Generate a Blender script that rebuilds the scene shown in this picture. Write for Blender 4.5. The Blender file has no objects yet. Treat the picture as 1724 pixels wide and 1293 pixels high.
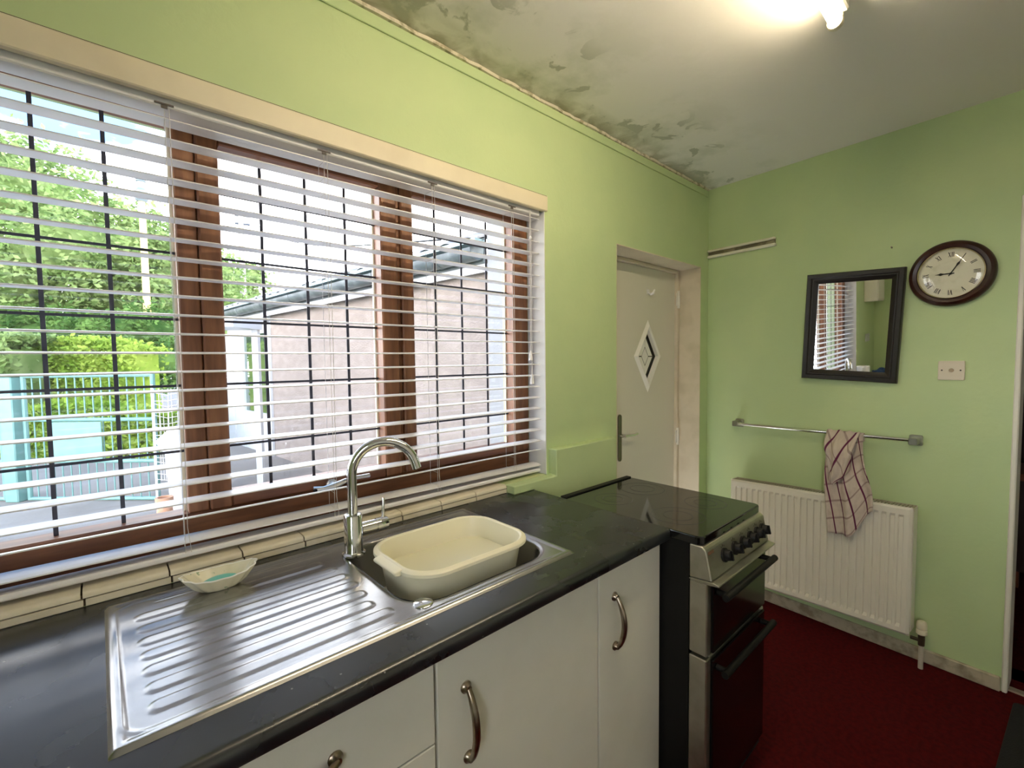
import bpy, bmesh, math, random
from mathutils import Vector, Matrix
random.seed(7)
SC = bpy.context.scene
COL = SC.collection
sin, cos, pi = math.sin, math.cos, math.pi

# ------------------------------------------------------------------ camera
CAM = Vector((-2.869, -1.320, 1.413))
YAW, PITCH, ROLL, FPX = 0.836, -0.05, -0.012, 768.4
fw = Vector((cos(PITCH)*cos(YAW), cos(PITCH)*sin(YAW), sin(PITCH)))
rt0 = Vector((sin(YAW), -cos(YAW), 0)); up0 = rt0.cross(fw)
rt = rt0*cos(ROLL) + up0*sin(ROLL); up = up0*cos(ROLL) - rt0*sin(ROLL)
cd = bpy.data.cameras.new('camera'); cam = bpy.data.objects.new('camera', cd); COL.objects.link(cam)
cd.sensor_fit = 'HORIZONTAL'; cd.sensor_width = 36; cd.lens = FPX/1724*36; cd.clip_start = .02; cd.clip_end = 300
cam.matrix_world = Matrix(((rt.x, up.x, -fw.x, CAM.x), (rt.y, up.y, -fw.y, CAM.y), (rt.z, up.z, -fw.z, CAM.z), (0, 0, 0, 1)))
SC.camera = cam

def at_z(px, py, z):
    d = fw*FPX + rt*(px-862) - up*(py-646.5)
    return CAM + d*((z-CAM.z)/d.z)
def at_depth(px, py, depth):
    return CAM + fw*depth + rt*((px-862)/FPX*depth) - up*((py-646.5)/FPX*depth)

# ------------------------------------------------------------------ sky and exposure
w = bpy.data.worlds.new('sky'); SC.world = w; w.use_nodes = True
nt = w.node_tree; nt.nodes.clear()
def nn(tree, t, **kw):
    n = tree.nodes.new(t)
    for k, v in kw.items(): setattr(n, k, v)
    return n
o_ = nn(nt, 'ShaderNodeOutputWorld'); bg = nn(nt, 'ShaderNodeBackground')
tc = nn(nt, 'ShaderNodeTexCoord'); mp = nn(nt, 'ShaderNodeMapping'); mp.inputs['Scale'].default_value = (1.0, 1.0, 2.2); mp.inputs['Location'].default_value = (4.65, -4.88, 2.36)
nz = nn(nt, 'ShaderNodeTexNoise'); nz.inputs['Scale'].default_value = 2.3; nz.inputs['Detail'].default_value = 7; nz.inputs['Roughness'].default_value = .55
sxyz = nn(nt, 'ShaderNodeSeparateXYZ'); nt.links.new(tc.outputs['Generated'], sxyz.inputs[0])
el = nn(nt, 'ShaderNodeMath', operation='MULTIPLY_ADD'); el.inputs[1].default_value = -.70; el.inputs[2].default_value = .36   # more cloud low down, bluer overhead
nt.links.new(sxyz.outputs['Z'], el.inputs[0])
ad = nn(nt, 'ShaderNodeMath', operation='ADD'); nt.links.new(nz.outputs['Fac'], ad.inputs[0]); nt.links.new(el.outputs[0], ad.inputs[1])
rmp = nn(nt, 'ShaderNodeValToRGB'); rmp.color_ramp.elements[0].position = .49; rmp.color_ramp.elements[1].position = .61
rmp.color_ramp.elements[0].color = (.07, .145, .28, 1); rmp.color_ramp.elements[1].color = (1.0, 1.02, 1.06, 1)
nt.links.new(tc.outputs['Generated'], mp.inputs[0]); nt.links.new(mp.outputs[0], nz.inputs['Vector'])
nt.links.new(ad.outputs[0], rmp.inputs[0]); nt.links.new(rmp.outputs[0], bg.inputs[0]); nt.links.new(bg.outputs[0], o_.inputs[0])
bg.inputs[1].default_value = 6.0
SC.view_settings.view_transform = 'Standard'; SC.view_settings.look = 'None'
SC.view_settings.exposure = 0.95; SC.view_settings.gamma = 1.0; SC.view_settings.use_curve_mapping = False
TUBE_POWER = 38.0

# ------------------------------------------------------------------ materials
MATS = {}
def mat(name, color, rough=.5, metal=0.0, var=None, bump=None, trans=0, emit=None, spec=None, stretch=(1, 1, 1), coat=0):
    """var=(scale, colour2, lo, hi) mixes a second colour by noise; bump=(scale, strength)"""
    if name in MATS: return MATS[name]
    m = bpy.data.materials.new(name); m.use_nodes = True; MATS[name] = m
    t = m.node_tree; b = t.nodes['Principled BSDF']
    b.inputs['Base Color'].default_value = (*color, 1); b.inputs['Roughness'].default_value = rough; b.inputs['Metallic'].default_value = metal
    if trans: b.inputs['Transmission Weight'].default_value = trans
    if spec is not None: b.inputs['Specular IOR Level'].default_value = spec
    if coat: b.inputs['Coat Weight'].default_value = coat; b.inputs['Coat Roughness'].default_value = .08
    if emit: b.inputs['Emission Color'].default_value = (*emit[0], 1); b.inputs['Emission Strength'].default_value = emit[1]
    tcn = None
    if var or bump:
        tcn = nn(t, 'ShaderNodeTexCoord'); mpn = nn(t, 'ShaderNodeMapping'); mpn.inputs['Scale'].default_value = stretch
        t.links.new(tcn.outputs['Object'], mpn.inputs[0])
    if var:
        n = nn(t, 'ShaderNodeTexNoise'); n.inputs['Scale'].default_value = var[0]; n.inputs['Detail'].default_value = 6
        r = nn(t, 'ShaderNodeValToRGB'); r.color_ramp.elements[0].position = var[2]; r.color_ramp.elements[1].position = var[3]
        r.color_ramp.elements[0].color = (*color, 1); r.color_ramp.elements[1].color = (*var[1], 1)
        t.links.new(mpn.outputs[0], n.inputs['Vector']); t.links.new(n.outputs['Fac'], r.inputs[0]); t.links.new(r.outputs[0], b.inputs['Base Color'])
    if bump:
        n = nn(t, 'ShaderNodeTexNoise'); n.inputs['Scale'].default_value = bump[0]; n.inputs['Detail'].default_value = 4
        bp = nn(t, 'ShaderNodeBump'); bp.inputs['Strength'].default_value = bump[1]; bp.inputs['Distance'].default_value = .01
        t.links.new(mpn.outputs[0], n.inputs['Vector']); t.links.new(n.outputs['Fac'], bp.inputs['Height']); t.links.new(bp.outputs[0], b.inputs['Normal'])
    return m
def glass_mat(name, tint=(1, 1, 1), gl=.06, rough=.0):
    m = bpy.data.materials.new(name); m.use_nodes = True; t = m.node_tree; t.nodes.clear()
    o = nn(t, 'ShaderNodeOutputMaterial'); mx = nn(t, 'ShaderNodeMixShader'); a = nn(t, 'ShaderNodeBsdfTransparent'); g = nn(t, 'ShaderNodeBsdfGlossy')
    a.inputs[0].default_value = (*tint, 1); g.inputs['Roughness'].default_value = rough; g.inputs[0].default_value = (1, 1, 1, 1)
    lw = nn(t, 'ShaderNodeLayerWeight'); pw = nn(t, 'ShaderNodeMath', operation='POWER'); pw.inputs[1].default_value = 5.0; f = nn(t, 'ShaderNodeMath', operation='MULTIPLY_ADD'); f.inputs[1].default_value = .80; f.inputs[2].default_value = .035
    t.links.new(lw.outputs['Facing'], pw.inputs[0]); t.links.new(pw.outputs[0], f.inputs[0])
    t.links.new(f.outputs[0], mx.inputs[0]); t.links.new(a.outputs[0], mx.inputs[1]); t.links.new(g.outputs[0], mx.inputs[2]); t.links.new(mx.outputs[0], o.inputs[0])
    return m
def leaf_mat(name, c1, c2):
    m = bpy.data.materials.new(name); m.use_nodes = True; t = m.node_tree; t.nodes.clear()
    o = nn(t, 'ShaderNodeOutputMaterial'); mx = nn(t, 'ShaderNodeMixShader'); a = nn(t, 'ShaderNodeBsdfDiffuse'); g = nn(t, 'ShaderNodeBsdfTranslucent')
    tcn = nn(t, 'ShaderNodeTexCoord'); n = nn(t, 'ShaderNodeTexNoise'); n.inputs['Scale'].default_value = 1.6; n.inputs['Detail'].default_value = 8
    r = nn(t, 'ShaderNodeValToRGB'); r.color_ramp.elements[0].position = .38; r.color_ramp.elements[1].position = .62
    r.color_ramp.elements[0].color = (*c1, 1); r.color_ramp.elements[1].color = (*c2, 1)
    t.links.new(tcn.outputs['Object'], n.inputs['Vector']); t.links.new(n.outputs['Fac'], r.inputs[0])
    t.links.new(r.outputs[0], a.inputs[0]); t.links.new(r.outputs[0], g.inputs[0]); mx.inputs[0].default_value = .4
    t.links.new(a.outputs[0], mx.inputs[1]); t.links.new(g.outputs[0], mx.inputs[2]); t.links.new(mx.outputs[0], o.inputs[0])
    return m

GREEN = mat('green_wall_paint', (.50, .63, .33), .62, var=(2.6, (.54, .66, .345), .42, .62), bump=(55, .10))
CREAM = mat('cream_gloss_paint', (.78, .70, .52), .45, var=(6, (.70, .62, .46), .45, .7), bump=(60, .05))
OFFWH = mat('offwhite_paint', (.80, .77, .68), .45, bump=(40, .04))
CARPET = mat('red_carpet', (.085, .004, .005), .95, var=(60, (.055, .003, .004), .4, .65), bump=(400, .5), spec=.1)
WOODV = mat('brown_window_wood', (.17, .062, .024), .42, var=(14, (.30, .125, .05), .38, .66), bump=(40, .06), stretch=(3, 3, .35))
WOODH = mat('brown_window_wood_rail', (.15, .052, .022), .42, var=(14, (.26, .10, .042), .38, .66), bump=(40, .06), stretch=(.35, 3, 3))
GLASS = glass_mat('window_glass')
LEAD = mat('dark_lead', (.05, .048, .06), .5, .3)
WHITEP = mat('white_slat_plastic', (.84, .84, .86), .38)
CORD = mat('white_cord', (.72, .70, .68), .8)
CHROME = mat('chrome', (.78, .78, .78), .09, 1.0)
NICKEL = mat('tarnished_nickel', (.42, .36, .29), .28, 1.0, var=(25, (.28, .22, .16), .45, .62))
STEEL = mat('brushed_steel', (.46, .46, .455), .25, 1.0, var=(7, (.40, .40, .40), .4, .7), bump=(9, .045), stretch=(.6, 2.2, 1))
STEELP = mat('dull_steel_panel', (.56, .54, .47), .42, 1.0, var=(12, (.46, .44, .37), .45, .65))
BLACKL = mat('black_laminate', (.012, .013, .016), .30, var=(9, (.02, .022, .026), .45, .65), bump=(5, .05))
BLACKM = mat('black_metal', (.004, .004, .004), .55, spec=.3)
BLACKG = mat('black_glass', (.006, .006, .006), .05, coat=.3)
WHITEC = mat('white_cabinet_laminate', (.74, .72, .62), .42, var=(5, (.68, .66, .56), .45, .7), bump=(90, .03))
PLAST = mat('cream_plastic', (.80, .74, .55), .35)
TILE = mat('cream_glazed_tile', (.74, .68, .53), .25, var=(12, (.64, .58, .43), .5, .72))
GROUT = mat('dark_grout', (.11, .08, .05), .9)
DARKW = mat('dark_mahogany', (.028, .008, .006), .28, var=(18, (.05, .014, .009), .4, .65), stretch=(1, 1, 1))
BLACKW = mat('black_brown_wood', (.010, .007, .006), .33)
MIRROR = mat('mirror_silver', (.92, .93, .92), .015, 1.0)
TEAL = mat('teal_gate_paint', (.125, .265, .24), .5, var=(5, (.165, .305, .28), .4, .7))
ROUGHC = mat('pinkish_roughcast', (.235, .19, .165), .95, var=(5, (.28, .23, .20), .42, .66), bump=(26, 1.0), stretch=(1, 1, 2.2))
ROUGHW = mat('pale_roughcast', (.26, .255, .255), .95, bump=(40, .6))
UPVC = mat('white_upvc', (.55, .56, .58), .3)

# ------------------------------------------------------------------ mesh helpers
IDENT = lambda v: Vector(v)
ROOTS = {}
EA = math.atan(.082)                       # the end wall is not quite square to the window wall
def E(v):                                   # (along the end wall from the corner, out of it, up) -> world
    s, n, z = v
    return Vector((-s*sin(EA) - n*cos(EA), -s*cos(EA) + n*sin(EA), z))
class MB:
    def __init__(s, f=IDENT): s.v = []; s.fc = []; s.f = f; s.uv = None
    def add(s, vs, fs):
        k = len(s.v); s.v += [s.f(x) for x in vs]; s.fc += [[i+k for i in q] for q in fs]; return s
    def box(s, x0, x1, y0, y1, z0, z1):
        return s.add([(x0, y0, z0), (x1, y0, z0), (x1, y1, z0), (x0, y1, z0), (x0, y0, z1), (x1, y0, z1), (x1, y1, z1), (x0, y1, z1)],
                     [(0, 1, 2, 3), (4, 7, 6, 5), (0, 4, 5, 1), (1, 5, 6, 2), (2, 6, 7, 3), (3, 7, 4, 0)])
    def loft(s, loops, cap0=True, cap1=True):
        n = len(loops[0]); vs = [p for l in loops for p in l]; fs = []
        for a in range(len(loops)-1):
            for i in range(n):
                j = (i+1) % n; fs.append((a*n+i, a*n+j, (a+1)*n+j, (a+1)*n+i))
        if cap0: fs.append(tuple(range(n))[::-1])
        if cap1: fs.append(tuple(range((len(loops)-1)*n, len(loops)*n)))
        return s.add(vs, fs)
    def tube(s, pts, r, n=10, cap=True):
        pts = [Vector(p) for p in pts]; loops = []; prev = None
        for i, p in enumerate(pts):
            d = (pts[min(i+1, len(pts)-1)] - pts[max(i-1, 0)]).normalized()
            if prev is None:
                a = Vector((0, 0, 1)) if abs(d.z) < .9 else Vector((1, 0, 0)); u = d.cross(a).normalized()
            else:
                u = (prev - d*prev.dot(d)).normalized()
            prev = u; v = d.cross(u); rr_ = r[i] if isinstance(r, (list, tuple)) else r
            loops.append([p + u*(rr_*cos(2*pi*k/n)) + v*(rr_*sin(2*pi*k/n)) for k in range(n)])
        return s.loft(loops, cap, cap)
    def lathe(s, c, axis, prof, n=24, cap0=True, cap1=True):
        """prof: (radius, distance along axis)"""
        c = Vector(c); d = Vector(axis).normalized(); a = Vector((0, 0, 1)) if abs(d.z) < .9 else Vector((1, 0, 0)); u = d.cross(a).normalized(); v = d.cross(u)
        return s.loft([[c + d*h + u*(r*cos(2*pi*k/n)) + v*(r*sin(2*pi*k/n)) for k in range(n)] for r, h in prof], cap0, cap1)
    def prism(s, poly, fn, d0, d1):
        """poly 2-D, fn(a,b,d)->point"""
        return s.loft([[fn(a, b, d0) for a, b in poly], [fn(a, b, d1) for a, b in poly]])
    def grid(s, nu, nv, fn, keep=None):
        vs = [fn(i/(nu-1), j/(nv-1)) for j in range(nv) for i in range(nu)]
        fs = [(j*nu+i, j*nu+i+1, (j+1)*nu+i+1, (j+1)*nu+i) for j in range(nv-1) for i in range(nu-1) if keep is None or keep(i, j)]
        return s.add(vs, fs)
    def build(s, name, m, parent=None, bevel=0, smooth=False, label=None, cat=None, group=None, kind=None, seg=1, recalc=True, org=None):
        me = bpy.data.meshes.new(name)
        root = parent
        while root is not None and root.parent is not None: root = root.parent
        if root is not None: off = ROOTS[root.name]
        else:
            if org is None:
                xs = [v.x for v in s.v]; ys = [v.y for v in s.v]; zs = [v.z for v in s.v]
                org = Vector(((min(xs)+max(xs))/2, (min(ys)+max(ys))/2, min(zs)))
            off = Matrix.Translation(Vector(org))
        inv = off.inverted()
        me.from_pydata([inv @ v for v in s.v], [], s.fc)
        if recalc or bevel:
            bm = bmesh.new(); bm.from_mesh(me)
            if recalc: bmesh.ops.recalc_face_normals(bm, faces=bm.faces)
            if bevel:
                es = [e for e in bm.edges if len(e.link_faces) == 2 and e.calc_face_angle(0) > .6]
                bmesh.ops.bevel(bm, geom=es, offset=bevel, segments=seg, profile=.5, affect='EDGES', clamp_overlap=True)
            bm.to_mesh(me); bm.free()
        if smooth:
            for pl in me.polygons: pl.use_smooth = True
            me.set_sharp_from_angle(angle=math.radians(40))
        me.materials.append(m)
        ob = bpy.data.objects.new(name, me); COL.objects.link(ob)
        if parent is not None: ob.parent = parent
        else: ob.location = off.to_translation()
        if parent is None: ROOTS[ob.name] = off
        tag(ob, label, cat, group, kind)
        return ob
def tag(o, label=None, cat=None, group=None, kind=None):
    if label: o['label'] = label
    if cat: o['category'] = cat
    if group: o['group'] = group
    if kind: o['kind'] = kind
def thing(name, label, cat, loc, rotz=0, group=None, kind=None):
    o = bpy.data.objects.new(name, None); COL.objects.link(o); o.empty_display_size = .05
    o.location = loc; o.rotation_euler = (0, 0, rotz)
    ROOTS[o.name] = Matrix.Translation(Vector(loc)) @ Matrix.Rotation(rotz, 4, 'Z')
    tag(o, label, cat, group, kind); return o
def ething(name, label, cat, s, z, group=None): return thing(name, label, cat, E((s, 0, z)), -EA, group)
def rrect(cx, cy, hx, hy, r, n=8):
    out = []
    for k, (sx, sy) in enumerate(((1, 1), (-1, 1), (-1, -1), (1, -1))):
        for i in range(n+1):
            a = pi/2*k + pi/2*i/n; out.append((cx + sx*(hx-r) + r*cos(a), cy + sy*(hy-r) + r*sin(a)))
    return out
def box(name, m, b, parent=None, f=IDENT, bevel=0, **kw): return MB(f).box(*b).build(name, m, parent, bevel, **kw)

# ================================================================== the setting
H = 2.462
WT = .27
WX0, WX1, WZ0, WZ1 = -3.30, -1.485, .925, 2.055          # window opening
DX0, DX1, DZ1 = -.983, -.10, 1.977                       # back door recess
box('floor', CARPET, (-4.0, .14, -2.8, 0, -.1, 0), kind='structure')

# ceiling: off-white, stained and flaking where it meets the window wall
cm = bpy.data.materials.new('stained_ceiling'); cm.use_nodes = True; t = cm.node_tree; b = t.nodes['Principled BSDF']; b.inputs['Roughness'].default_value = .75
tcn = nn(t, 'ShaderNodeTexCoord'); sx = nn(t, 'ShaderNodeSeparateXYZ'); t.links.new(tcn.outputs['Object'], sx.inputs[0])
n1 = nn(t, 'ShaderNodeTexNoise'); n1.inputs['Scale'].default_value = 3.2; n1.inputs['Detail'].default_value = 9; n1.inputs['Roughness'].default_value = .62; t.links.new(tcn.outputs['Object'], n1.inputs['Vector'])
n2 = nn(t, 'ShaderNodeTexNoise'); n2.inputs['Scale'].default_value = 7.5; n2.inputs['Detail'].default_value = 5; n2.inputs['Distortion'].default_value = .6; t.links.new(tcn.outputs['Object'], n2.inputs['Vector'])
def mr(inp, a, b_, c=0., d=1.):
    q = nn(t, 'ShaderNodeMapRange'); q.inputs[1].default_value = a; q.inputs[2].default_value = b_; q.inputs[3].default_value = c; q.inputs[4].default_value = d; t.links.new(inp, q.inputs[0]); return q.outputs[0]
def mul(a, b_):
    q = nn(t, 'ShaderNodeMath', operation='MULTIPLY'); t.links.new(a, q.inputs[0]); t.links.new(b_, q.inputs[1]); return q.outputs[0]
def mixc(f, a, b_):
    q = nn(t, 'ShaderNodeMix', data_type='RGBA'); t.links.new(f, q.inputs[0])
    if isinstance(a, tuple): q.inputs[6].default_value = (*a, 1)
    else: t.links.new(a, q.inputs[6])
    q.inputs[7].default_value = (*b_, 1); return q.outputs[2]
# object origin is the ceiling's centre: local y = world y + 1.4
near = mr(sx.outputs['Y'], .80, 1.36); edge = mr(sx.outputs['Y'], 1.27, 1.40)
blot = mr(n1.outputs['Fac'], .47, .60)
c = mixc(mul(near, blot), (.83, .79, .72), (.62, .61, .51))
c = mixc(mul(edge, mr(n2.outputs['Fac'], .42, .56)), c, (.36, .33, .22))
peel = mul(mr(n2.outputs['Fac'], .56, .58), mr(sx.outputs['Y'], 1.02, 1.16))
c = mixc(mul(peel, mr(n1.outputs['Fac'], .46, .50)), c, (.48, .47, .38))
t.links.new(c, b.inputs['Base Color'])
bp = nn(t, 'ShaderNodeBump'); bp.inputs['Strength'].default_value = .25; bp.inputs['Distance'].default_value = .01; t.links.new(n2.outputs['Fac'], bp.inputs['Height']); t.links.new(bp.outputs[0], b.inputs['Normal'])
box('ceiling', cm, (-4.15, .14, -2.8, 0, H, H+.12), kind='structure', org=(-2, -1.4, H))

m = MB()
for x0, x1, z0, z1 in ((-4.15, WX0, 0, H), (WX0, WX1, WZ1, H), (WX0, WX1, 0, .9012), (WX1, DX0, 0, H), (DX0, DX1, DZ1, H), (DX1, .14, 0, H)):
    m.box(x0, x1, 0, WT, z0, z1)
m.build('wall_window', GREEN, kind='structure')
m = MB()
for y0, y1, z0, z1 in ((-2.8, -2.35, 0, H), (-1.65, 0, 0, H), (-2.35, -1.65, 0, .95), (-2.35, -1.65, 2.15, H)): m.box(-4.15, -4.0, y0, y1, z0, z1)
m.build('wall_left', GREEN, kind='structure')
w2 = thing('window_added_fill', None, None, (-4.08, -2.0, .95), kind='structure')  # added window, out of view, letting in fill daylight for the end wall
for y0, y1, z0, z1 in ((-2.35, -2.29, .95, 2.15), (-1.71, -1.65, .95, 2.15), (-2.29, -1.71, .95, 1.01), (-2.29, -1.71, 2.09, 2.15)):
    box('frame_member', WOODV, (-4.11, -4.05, y0, y1, z0, z1), w2)
for y0, y1 in ((-2.29, -1.71),): box('glass_pane', GLASS, (-4.082, -4.078, y0, y1, 1.01, 2.09), w2)
box('wall_back', OFFWH, (-4.15, .2, -2.95, -2.8, 0, H), kind='structure')  # unseen wall, coloured pale to bounce more light into the room
m = MB(E)
m.box(0.0, 1.3185, -.13, 0, 0, H).box(1.3185, 2.16, -.13, 0, 2.05, H).box(2.16, 2.83, -.13, 0, 0, H)
m.build('wall_end', GREEN, kind='structure')
box('trim_doorway', OFFWH, (1.319, 1.337, -.13, .008, .0, 2.05), f=E, bevel=.004, kind='structure')
box('baseboard_end', mat('worn_cream_skirting', (.50, .44, .32), .6, var=(18, (.30, .25, .17), .45, .62)), (.0, 1.317, 0, .016, 0, .062), f=E, bevel=.004, kind='structure')
box('trim_threshold', mat('worn_metal_strip', (.55, .48, .38), .45, .6), (1.336, 2.15, -.055, -.025, 0, .008), f=E, kind='structure')
# adjoining room seen as a dark sliver past the doorway
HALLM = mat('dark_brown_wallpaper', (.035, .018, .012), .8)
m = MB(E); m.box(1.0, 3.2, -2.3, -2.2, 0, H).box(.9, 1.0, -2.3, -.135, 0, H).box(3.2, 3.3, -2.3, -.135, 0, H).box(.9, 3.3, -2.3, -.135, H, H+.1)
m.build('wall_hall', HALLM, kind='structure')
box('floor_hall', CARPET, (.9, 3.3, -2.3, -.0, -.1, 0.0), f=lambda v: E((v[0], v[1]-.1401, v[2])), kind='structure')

# green strip and flaking cream edge under the ceiling, cream board over the window
box('trim_ceiling', GREEN, (-4.0, -.02, -.007, 0, H-.050, H-.012), bevel=.002, kind='structure')
m = MB(); random.seed(3); x = -4.0; pts = []
while x < -.02: pts.append((x, -.010-random.random()*.007)); x += .035
poly = pts + [(-.02, -.01), (-.02, 0), (-4.0, 0)]
m.prism(poly, lambda a, b_, d: (a, b_, d), H-.012, H-.0005).build('trim_ceiling_edge', mat('flaked_cream_paint', (.72, .67, .52), .8, var=(30, (.42, .38, .25), .5, .6)), kind='structure')
box('trim_lintel', CREAM, (WX0-.05, -1.474, -.010, .012, 2.025, 2.086), bevel=.003, kind='structure')
box('trim_lintel_gap', mat('cracked_joint', (.09, .07, .04), .9), (WX0-.05, -1.4735, -.003, 0, 2.086, 2.0895), kind='structure')
# window reveals: white painted sides and soffit
m = MB(); m.box(WX1-.004, WX1, 0.0, .10, WZ0+.01, 2.025).box(WX0, WX0+.004, 0.0, .10, WZ0+.01, 2.025).box(WX0+.004, WX1-.004, .012, .10, WZ1-.004, WZ1)
m.build('trim_window_reveal', mat('white_reveal_paint', (.82, .83, .84), .4, bump=(30, .05)), kind='structure')
# green boxed ledge beside the window
poly = [(-1.713, .9015), (-1.600, .9015), (-1.600, 0), (-1.056, 0), (-1.056, 1.043), (-1.474, 1.043), (-1.474, .934), (-1.713, .934)]
MB().prism(poly, lambda a, b_, d: (a, d, b_), -.047, -.0005).build('trim_ledge', GREEN, bevel=.003, kind='structure')
# door recess lining
DLIN = mat('aged_cream_lining', (.70, .62, .47), .55, var=(7, (.60, .53, .38), .45, .65), bump=(45, .06))
m = MB(); m.box(DX1-.004, DX1, 0, .155, 0, DZ1-.004).box(DX0, DX0+.004, 0, .155, 0, DZ1-.004).box(DX0, DX1, 0, .155, DZ1-.004, DZ1)
m.build('trim_door_lining', DLIN, kind='structure')

# tiled sill under the window: plaster bed, nosing tiles on top, face tiles in front
sill = thing('trim_sill', None, None, (-2.4, .03, .9015), kind='structure')
box('sill_bed', GROUT, (WX0, -1.713, .003, .10, .9015, .9250), sill)
box('sill_bed', GROUT, (-1.713, WX1, .001, .10, .9015, .9250), sill)
box('sill_board', mat('grey_cream_sill_paint', (.62, .57, .45), .4, var=(9, (.52, .47, .36), .45, .65)), (WX0, WX1-.004, .0585, .112, .9255, .9345), sill, bevel=.003)
xs = [-3.30]
while xs[-1] < -1.72: xs.append(min(-1.7135, (-2.917+.1503*round((xs[-1]+.1503+2.917)/.1503))))
for i in range(len(xs)-1):
    a, b2 = xs[i]+.0017, xs[i+1]-.0017
    if b2-a < .01: continue
    dz = random.uniform(-.0007, .0007)
    prof = [(.0575, .9275), (.0575, .9335+dz), (.004, .9335+dz), (-.002, .9318+dz), (-.0052, .9275+dz), (-.0055, .9205), (.0025, .9185), (.0025, .9275)]
    MB().prism(prof, lambda p, q, d: (d, p, q), a, b2).build('nosing_tile', TILE, sill, smooth=True)
    a += .004; b2 += .004
    MB().box(a, min(b2, -1.7135), -.0035+random.uniform(-.0006, .0006), .0028, .9018, .9172).build('face_tile', TILE, sill, bevel=.0012)
MB().box(-1.713+.0015, WX1-.005, .0012, .0575, .9275, .9335).build('nosing_tile', mat('green_painted_tile', (.58, .66, .34), .4), sill, bevel=.0015)

# ================================================================== the window
win = thing('window_1', None, None, (-2.39, .135, WZ0), kind='structure')
FY0, FY1 = .100, .170
FB, FT = .9345, 2.053
box('frame_sill', WOODH, (WX0, WX1-.004, FY0, FY1, FB, 1.030), win, bevel=.004)
box('frame_head', WOODH, (WX0, WX1-.004, FY0, FY1, 2.018, FT), win, bevel=.004)
for a, b2 in ((-1.530, WX1-.004), (WX0+.004, -3.205), (-2.7125, -2.667), (-2.1085, -2.094)):
    box('frame_post', WOODV, (a, b2, FY0, FY1, 1.0302, 2.0178), win, bevel=.003)
BZ = [1.19, 1.36, 1.53, 1.698, 1.871]
def light_pane(par, x0, x1, z0, z1, vb):
    box('glass_pane', GLASS, (x0-.004, x1+.004, .133, .137, z0-.004, z1+.004), par)
    for x in vb:
        MB().box(x-.0042, x+.0042, .1305, .1325, z0, z1).build('glazing_bar', LEAD, par)
    for z in BZ:
        MB().box(x0, x1, .1302, .1322, z-.0032, z+.0032).build('glazing_bar', LEAD, par)
    for q in ((x1-.006, x1), (x0, x0+.003)):
        MB().box(q[0], q[1], .1375, .146, z0, z1).build('glazing_spacer', PLAST, par)
light_pane(win, -3.204, -2.7127, 1.0303, 2.0177, [-2.84, -2.957, -3.074])
def casement(x0, x1, gx0, gx1, vb):
    gz0, gz1 = 1.066, 1.984
    c = box('casement', WOODV, (x0, gx0, FY0-.012, FY1-.01, 1.0305, 2.0175), win, bevel=.004)
    c['label'] = 'brown timber opening casement'
    box('stile', WOODV, (gx1, x1, FY0-.012, FY1-.01, 1.0305, 2.0175), c, bevel=.004)
    box('rail', WOODH, (gx0+.0002, gx1-.0002, FY0-.010, FY1-.01, 1.0307, gz0), c, bevel=.004)
    box('rail', WOODH, (gx0+.0002, gx1-.0002, FY0-.010, FY1-.01, gz1, 2.0173), c, bevel=.004)
    light_pane(c, gx0, gx1, gz0, gz1, vb)
    return c
cA = casement(-2.666, -2.1095, -2.617, -2.168, [-2.51, -2.389, -2.269])
cB = casement(-2.0935, -1.5305, -2.048, -1.582, [-1.935, -1.815, -1.692])
# cockspur handle on the middle casement's bottom rail
hd = MB(); hd.lathe((-2.352, .0898, 1.040), (0, -1, 0), [(.017, 0), (.017, .006), (.011, .009), (.010, .020)], 16)
hp = [(-2.412, .070, 1.038), (-2.385, .064, 1.037), (-2.352, .062, 1.040), (-2.320, .060, 1.051), (-2.290, .062, 1.054), (-2.240, .064, 1.053)]
hd.tube(hp, [.010, .008, .011, .007, .006, .0065], 10)
hd.build('window_handle', mat('satin_metal', (.80, .77, .71), .32, .9), cA, smooth=True, label='polished metal casement handle')
hl = MB(); hl.lathe((-2.411, .0585, 1.038), (0, -1, 0), [(.006, 0), (.006, .0015)], 12); hl.build('handle_slot', BLACKM, cA)

# ================================================================== venetian blind
bl = thing('venetian_blind', 'white horizontal slat venetian blind hanging open across the kitchen window', 'blind', (-2.39, .045, 2.05))
BX0, BX1 = -3.288, -1.497
box('headrail', WHITEP, (BX0, BX1, .016, .072, 2.008, 2.046), bl, bevel=.003)
cords = [-3.09, -2.732, -2.370, -2.012, -1.652]
for i in range(23):
    zl, zr = 1.986-.0452*i, 1.998-.0460*i
    tilt = .03 + random.uniform(-.015, .015)
    if i == 21: tilt = -.24; zr += .004
    if i == 22: zl -= .004; zr -= .008; tilt = .12
    hw = .025
    def sl(x, u, dz, zl=zl, zr=zr, tilt=tilt):
        z = zl + (zr-zl)*(x-(-3.03))/(1.53)
        return (x, .045+u*hw*cos(tilt), z + u*hw*sin(tilt) + dz - .0022*u*u + (.0006*sin(x*3+i)))
    mm = MB(); NX = 6
    for j in range(NX-1):
        pass
    loops = []
    for j in range(NX):
        x = BX0 + (BX1-BX0)*j/(NX-1) + (random.uniform(-.001, .001) if j in (0, NX-1) else 0)
        loops.append([sl(x, u, .0014) for u in (-1, -.5, 0, .5, 1)] + [sl(x, u, -.0014) for u in (1, .5, 0, -.5, -1)])
    mm.loft(loops).build('slat', WHITEP, bl)
box('bottom_rail', WHITEP, (BX0, BX1, .022, .070, .9445, .9585), bl, bevel=.004)
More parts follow.
